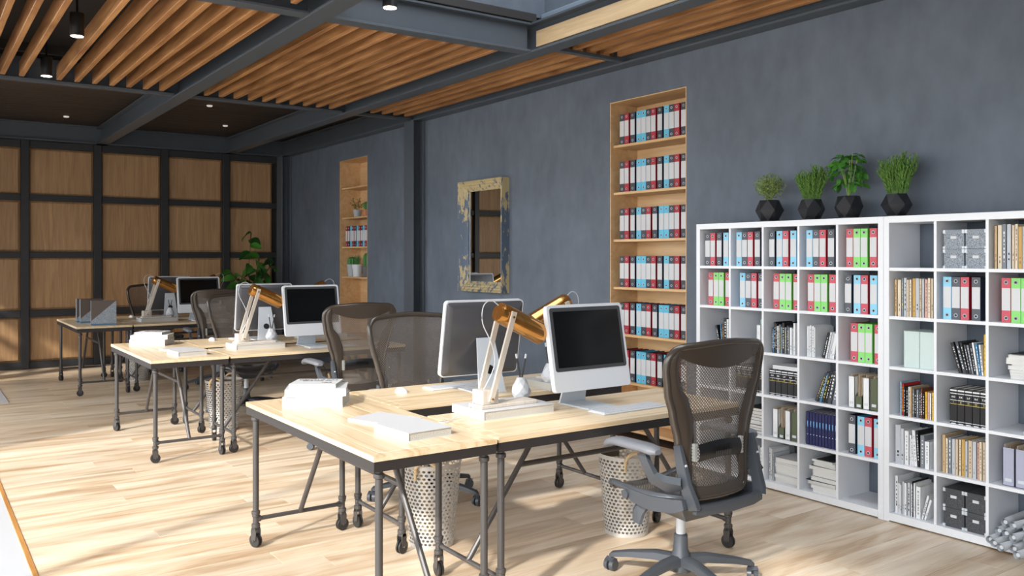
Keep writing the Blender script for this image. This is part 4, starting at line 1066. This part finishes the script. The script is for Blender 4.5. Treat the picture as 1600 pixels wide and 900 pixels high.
# ------------------------------------------------------------------ waste baskets
def make_basket(label):
    r = thing('waste_basket', label, 'waste basket', (0,0,0), 0, 'perforated metal waste baskets'); H = .435
    t = MB(); n = 48
    t.lathe([(.117,0),(.155,H)], n, cap=False); t.ob('basket_wall', M_perf, r)
    t = MB(); t.lathe([(.116,.0),(.118,.003),(.118,.014),(.116,.016)], n); t.ob('bottom', M_zinc, r)
    t = MB(); t.tube([(.155*math.cos(2*PI*k/n), .155*math.sin(2*PI*k/n), H) for k in range(n)], .0035, 6, closed=True); t.ob('rim', M_zinc, r)
    t = MB(); a0, a1 = -1.6, .7; t.grid(lambda u,v: (.147*math.cos(a0+(a1-a0)*u), .147*math.sin(a0+(a1-a0)*u), H-.055+.035*v), 20, 1); t.ob('liner_band', mat('brown_band', (92,84,72), .6), r)
    t = MB(); t.add([(.03,-.11,.05),(.06,-.10,.05),(.05,-.09,.33),(.035,-.10,.3)], [(0,1,2,3)]); t.tube([(.0,.0,.05),(.05,.05,.40)], .02, 8); t.ob('crumpled_paper', mat('tan_paper', (188,164,128), .8), r)
    for s in (-1,1):
        c = Vector((.0, s*.158, H-.02)); t = MB(); pts = []
        for k in range(19):
            a = -PI*.1+PI*1.2*k/18; pts.append((c.x+.055*math.cos(a), c.y+s*.012*math.sin(a)+s*.004*(-1)**k*0, c.z+.05*math.sin(a)))
        t.tube(pts, .009, 8); t.tube([(c.x+.055,c.y,c.z),(c.x+.058,c.y+s*.003,c.z-.05)], .008, 6); t.tube([(c.x-.055,c.y,c.z),(c.x-.056,c.y+s*.003,c.z-.045)], .008, 6)
        t.ob('rope_handle', M_rope, r)
    return r
bk = make_basket('perforated metal waste basket with rope handles under the nearest side desk'); bk.location = (2.245, 3.93, 0); bk.rotation_euler = (0,0,PI*.78)
dup(bk, (3.21, 3.48, 0), PI*.86, 'perforated metal waste basket beside the nearest office chair')
dup(bk, (2.245, 3.93+S, 0), PI*.78, 'perforated metal waste basket under the middle workstation')
dup(bk, (3.21, 3.48+S, 0), PI*.4, 'perforated metal waste basket right of the middle workstation, behind its chair')
dup(bk, (2.285, 3.93+2*S, 0), PI*.78, 'perforated metal waste basket under the far workstation')

# ------------------------------------------------------------------ office chairs
def lerp_tab(tab, z):
    if z <= tab[0][0]: return tab[0][1]
    for (a, va), (b, vb) in zip(tab, tab[1:]):
        if z <= b:
            f = (z-a)/(b-a); f = f*f*(3-2*f)*.5+f*.5; return va+(vb-va)*f
    return tab[-1][1]
WT = [(.47,.185),(.52,.2),(.64,.208),(.72,.22),(.83,.252),(.93,.284),(1.03,.30),(1.13,.30)]
YT = [(.47,-.225),(.55,-.215),(.64,-.212),(.75,-.218),(.87,-.23),(1.0,-.245),(1.13,-.265)]
WI = [(.50,.115),(.53,.15),(.62,.148),(.72,.142),(.80,.148),(.88,.178),(.96,.232),(1.03,.246),(1.13,.246)]
def yb(x, z): return lerp_tab(YT, z)+.5*x*x
def back_outline(scale_in=0):
    L = []
    for k in range(21): z = .49+(1.05-.49)*k/20; L.append((lerp_tab(WT, z), z))
    top = []
    for k in range(1,10):
        a = PI/2*k/10; top.append((.30-.085+.085*math.cos(a), 1.05+.07*math.sin(a)))
    top += [(.14,1.125),(.07,1.13)]
    bot = [(.08,.462),(.14,.464),(.17,.470)]
    right = [(x,z) for x,z in bot]+L+top
    P = [(0,.46)]+right+[(0,1.132)]+[(-x,z) for x,z in reversed(right)]
    return P
def make_chair(label, shell):
    r = thing('office_chair', label, 'office chair', (0,0,0), 0, 'mesh office chairs')
    P = back_outline()
    pts = [(x, yb(x,z), z) for x,z in P]
    t = MB(); t.sweep(pts, [(.016*math.cos(2*PI*k/10), .018*math.sin(2*PI*k/10)) for k in range(10)], closed=True, up=(0,1,0)); t.ob('back_frame', M_chairb, r, ang=60)
    # mesh membrane
    def wz(z):
        if z > 1.05:
            s = min(1,(z-1.05)/.07); return .215+.085*math.sqrt(max(0,1-s*s))
        if z < .49: return .17
        return lerp_tab(WT, z)
    t = MB(); t.grid(lambda u,v: ((2*u-1)*wz(.468+.652*v), yb((2*u-1)*wz(.468+.652*v), .468+.652*v)+.004, .468+.652*v), 20, 40); t.ob('back_mesh', M_mesh, r)
    if shell:
        # rear shell border around the mesh window
        t = MB(); nz_ = 40
        def pt(s, f, z):
            wo, wi = wz(z), lerp_tab(WI, z); x = wi+(wo-wi)*f; return (s*x, yb(x,z)-.006-.012*math.sin(PI*f), z)
        for s in (-1,1):
            t.grid(lambda u,v: pt(s, (u if s > 0 else 1-u), .468+.652*v), 5, nz_)
        for (za, zb2, dz) in ((.466,.508,0),(1.02,1.12,1)):
            def fn(u, v):
                zz = za+(zb2-za)*v
                wi = .25 if dz else .16
                x = (2*u-1)*min(wi, wz(zz)); z = zz
                if dz: z = zz+(1-v)*.055*(x/.25)**2*(1)
                else: z = zz-(v)*.0+v*.012*(x/.16)**2
                return (x, yb(x,z)-.014, z)
            t.grid(fn, 16, 4)
        t.ob('back_shell', M_chairb, r, ang=60)
    # lumbar pad behind the mesh
    t = MB(); t.grid(lambda u,v: ((u-.5)*.27, yb((u-.5)*.27,.66)-.026-.012*math.sin(PI*v), .625+.075*v+.006*math.cos((u-.5)*5)), 12, 5)
    for k in range(9): x = (k-4)*.0115; t.tube([(x,yb(x,.66)-.042,.64),(x,yb(x,.66)-.046,.662),(x,yb(x,.66)-.042,.688)], .0028, 6)
    t.ob('lumbar_pad', M_black if shell else M_chairg, r)
    for s in (-1,1):
        t = MB()
        for k in range(6): x = s*.148; t.box(x-.008,yb(x,.66)-.03,.625+k*.013,x+.008,yb(x,.66)-.012,.634+k*.013)
        t.box(s*.148-.006,yb(.148,.66)-.028,.624,s*.148+.006,yb(.148,.66)-.014,.70)
        t.ob('lumbar_clip', mat('pale_clip', (170,170,166), .5), r, smooth=False)
    # rear uprights and crossbar
    for s in (-1,1):
        t = MB()
        path = [(s*.232,-.205,.70),(s*.23,-.225,.62),(s*.226,-.245,.54),(s*.216,-.272,.47),(s*.208,-.28,.44)]
        t.sweep(path, [(-.024,-.011),(.024,-.011),(.026,0),(.024,.011),(-.024,.011),(-.026,0)], up=(1,0,0), scales=[.75,1,1.05,1.15,1.1])
        t.ob('upright', M_chairg, r)
        t = MB()
        for p in ((s*.23,-.228,.62),(s*.21,-.28,.45)): t.cone((p[0],p[1],p[2]), (p[0],p[1]-.024,p[2]), .007,.007,10)
        t.ob('bolt', M_alu, r)
        # arm support
        t = MB()
        t.sweep([(s*.235,-.235,.54),(s*.27,-.18,.535),(s*.29,-.12,.555),(s*.295,-.08,.61),(s*.297,-.06,.655)], [(-.014,-.03),(.014,-.03),(.016,.0),(.014,.03),(-.014,.03),(-.016,0)], up=(0,-1,.4), scales=[1.15,1.2,.9,.75,.8])
        t.ob('arm_support', M_chairg, r)
        t = MB(); n = 14
        def pad(u, v):
            yy = -.17+.33*u; w_ = .046*(1-.25*abs(2*u-1)**4)*(1 if u < .5 else 1-.22*(u-.5)); a = 2*PI*v
            zc = .682-.03*max(0,(u-.72)/.28)**2-.008*max(0,(.2-u)/.2); e = 1 if .02 < u < .98 else .55
            return (s*.312+w_*math.copysign(abs(math.cos(a))**.7, math.cos(a))*e, yy, zc+.019*math.copysign(abs(math.sin(a))**.8, math.sin(a))*e)
        t.grid(pad, 16, 16); t.add([pad(0,k/16) for k in range(16)], [tuple(range(16))]); t.add([pad(1,k/16) for k in range(16)], [tuple(range(16))[::-1]])
        t.ob('arm_pad', M_padg, r, ang=70)
    t = MB(); t.sweep([(-.208,-.28,.44),(-.14,-.292,.432),(0,-.298,.428),(.14,-.292,.432),(.208,-.28,.44)], [(-.012,-.02),(.012,-.02),(.014,0),(.012,.02),(-.012,.02),(-.014,0)], up=(0,0,1)); t.ob('rear_crossbar', M_chairg, r)
    # seat
    SP = []
    for k in range(36):
        a = 2*PI*k/36; c, s_ = math.cos(a), math.sin(a); x = .25*math.copysign(abs(c)**.5, c); y = .035+.235*math.copysign(abs(s_)**.5, s_)
        f = (y+.2)/.47; z = .455-.012*math.sin(PI*min(1,max(0,f)))-(.05*max(0,(f-.8)/.2)**2)+.018*(x/.25)**2; SP.append((x,y,z))
    t = MB(); t.sweep(SP, [(.02*math.cos(2*PI*k/10), .014*math.sin(2*PI*k/10)) for k in range(10)], closed=True, up=(0,0,1)); t.ob('seat_frame', M_chairg, r, ang=60)
    t = MB()
    def seat(u, v):
        x = (2*u-1)*.245; y = -.195+.455*v; k = max(abs(2*u-1), abs(2*v-1)); cr = max(0, abs(2*u-1)**6*abs(2*v-1)**6); x *= 1-.15*cr
        return (x, y-.05*cr*(2*v-1), .45-.02*(1-(2*u-1)**2)*math.sin(PI*v)-.05*max(0,(v-.8)/.2)**2+.016*(2*u-1)**2)
    t.grid(seat, 16, 16); t.ob('seat', M_mesh2, r)
    for s in (-1,1):
        t = MB(); t.sweep([(s*.245,-.255,.46),(s*.25,-.2,.445),(s*.255,-.08,.43),(s*.262,.03,.44),(s*.262,.09,.455)], [(-.014,-.026),(.014,-.026),(.014,.026),(-.014,.026)], up=(0,0,1), scales=[.8,1.1,1.2,1,.6]); t.ob('side_link', M_chairg, r)
        MB().cone((s*.24,.07,.44),(s*.285,.07,.44),.02,.02,12).ob('hinge', M_chairg, r)
    t = MB(); t.add([(-.15,-.16,.30+.08),(.15,-.16,.38),(.15,.12,.42),(-.15,.12,.42),(-.07,-.1,.32),(.07,-.1,.32),(.07,.07,.33),(-.07,.07,.33),(-.24,-.24,.43),(.24,-.24,.43),(.24,.05,.435),(-.24,.05,.435)],
        [(4,7,6,5),(0,4,5,1),(1,5,6,2),(2,6,7,3),(3,7,4,0),(8,0,1,9),(9,1,2,10),(10,2,3,11),(11,3,0,8),(8,9,10,11)]); t.ob('tilt_mechanism', M_chairg, r)
    for s in (-1,1):
        t = MB(); t.tube([(s*.17,.05,.395),(s*.20,.055,.38),(s*.225,.05,.365)], .012, 8); t.sweep([(s*.21,.02,.40),(s*.225,.04,.36),(s*.225,.05,.31)], [(.014*math.cos(2*PI*k/8), .03*math.sin(2*PI*k/8)) for k in range(8)])
        t.ob('tilt_knob', M_chairg, r)
    MB().lathe([(.022,.2),(.022,.345)], 16).ob('gas_column', M_whitep, r)
    MB().lathe([(.045,.06),(.05,.08),(.046,.13),(.034,.16),(.032,.225),(.026,.232)], 18).ob('hub', M_chairg, r)
    for k in range(5):
        a = R(44)+2*PI*k/5; c, s = math.cos(a), math.sin(a)
        lg = MB(); lg.sweep([(c*.03,s*.03,.115),(c*.12,s*.12,.117),(c*.25,s*.25,.1),(c*.335,s*.335,.082),(c*.348,s*.348,.074)], [(-.03,-.02),(.03,-.02),(.026,.012),(.014,.02),(-.014,.02),(-.026,.012)], scales=[1.05,.95,.72,.58,.35])
        lg = lg.ob('base_leg', M_chairg, r)
        w_ = MB(); x, y = c*.345, s*.345; b = a+1.9+k; wx, wy = math.cos(b), math.sin(b); n = 20
        for q in (-1,1):
            w_.m(0).cone((x+q*wx*.006,y+q*wy*.006,.029), (x+q*wx*.026,y+q*wy*.026,.029), .029,.026, n)
        w_.m(1).cone((x,y,.03),(x,y,.075),.009,.009,8); w_.m(1).sweep([(x-wy*.02,y+wx*.02,.05),(x,y,.062),(x+wy*.02,y-wx*.02,.05)], [(-.024,-.003),(.024,-.003),(.022,.004),(-.022,.004)])
        w_.ob('caster', [M_wheel if shell == 2 else M_chairg, M_chairg], lg)
    return r
CX, CY, CR = 2.905, 2.785, 0.0
ch = make_chair('graphite mesh office chair seen from behind, largest chair in the foreground', 1); ch.location = (CX, CY, 0); ch.rotation_euler = (0,0,CR)
dup(ch, (CX, CY+S, 0), CR, 'graphite mesh office chair with lumbar pad at the middle workstation, back to camera')
dup(ch, (2.9, CY+2*S, 0), CR-.1, 'graphite mesh office chair at the front desk of the far workstation')
cf = make_chair('grey mesh office chair facing the camera behind the nearest rear desk', 0); cf.location = (2.64, 4.66, 0); cf.rotation_euler = (0,0,PI+.05)
dup(cf, (2.68, 4.66+S, 0), PI+.05, 'grey mesh office chair facing the camera behind the middle rear desk')
dup(cf, (2.68, 4.66+2*S, 0), PI+.3, 'grey mesh office chair facing the camera at the farthest desk')
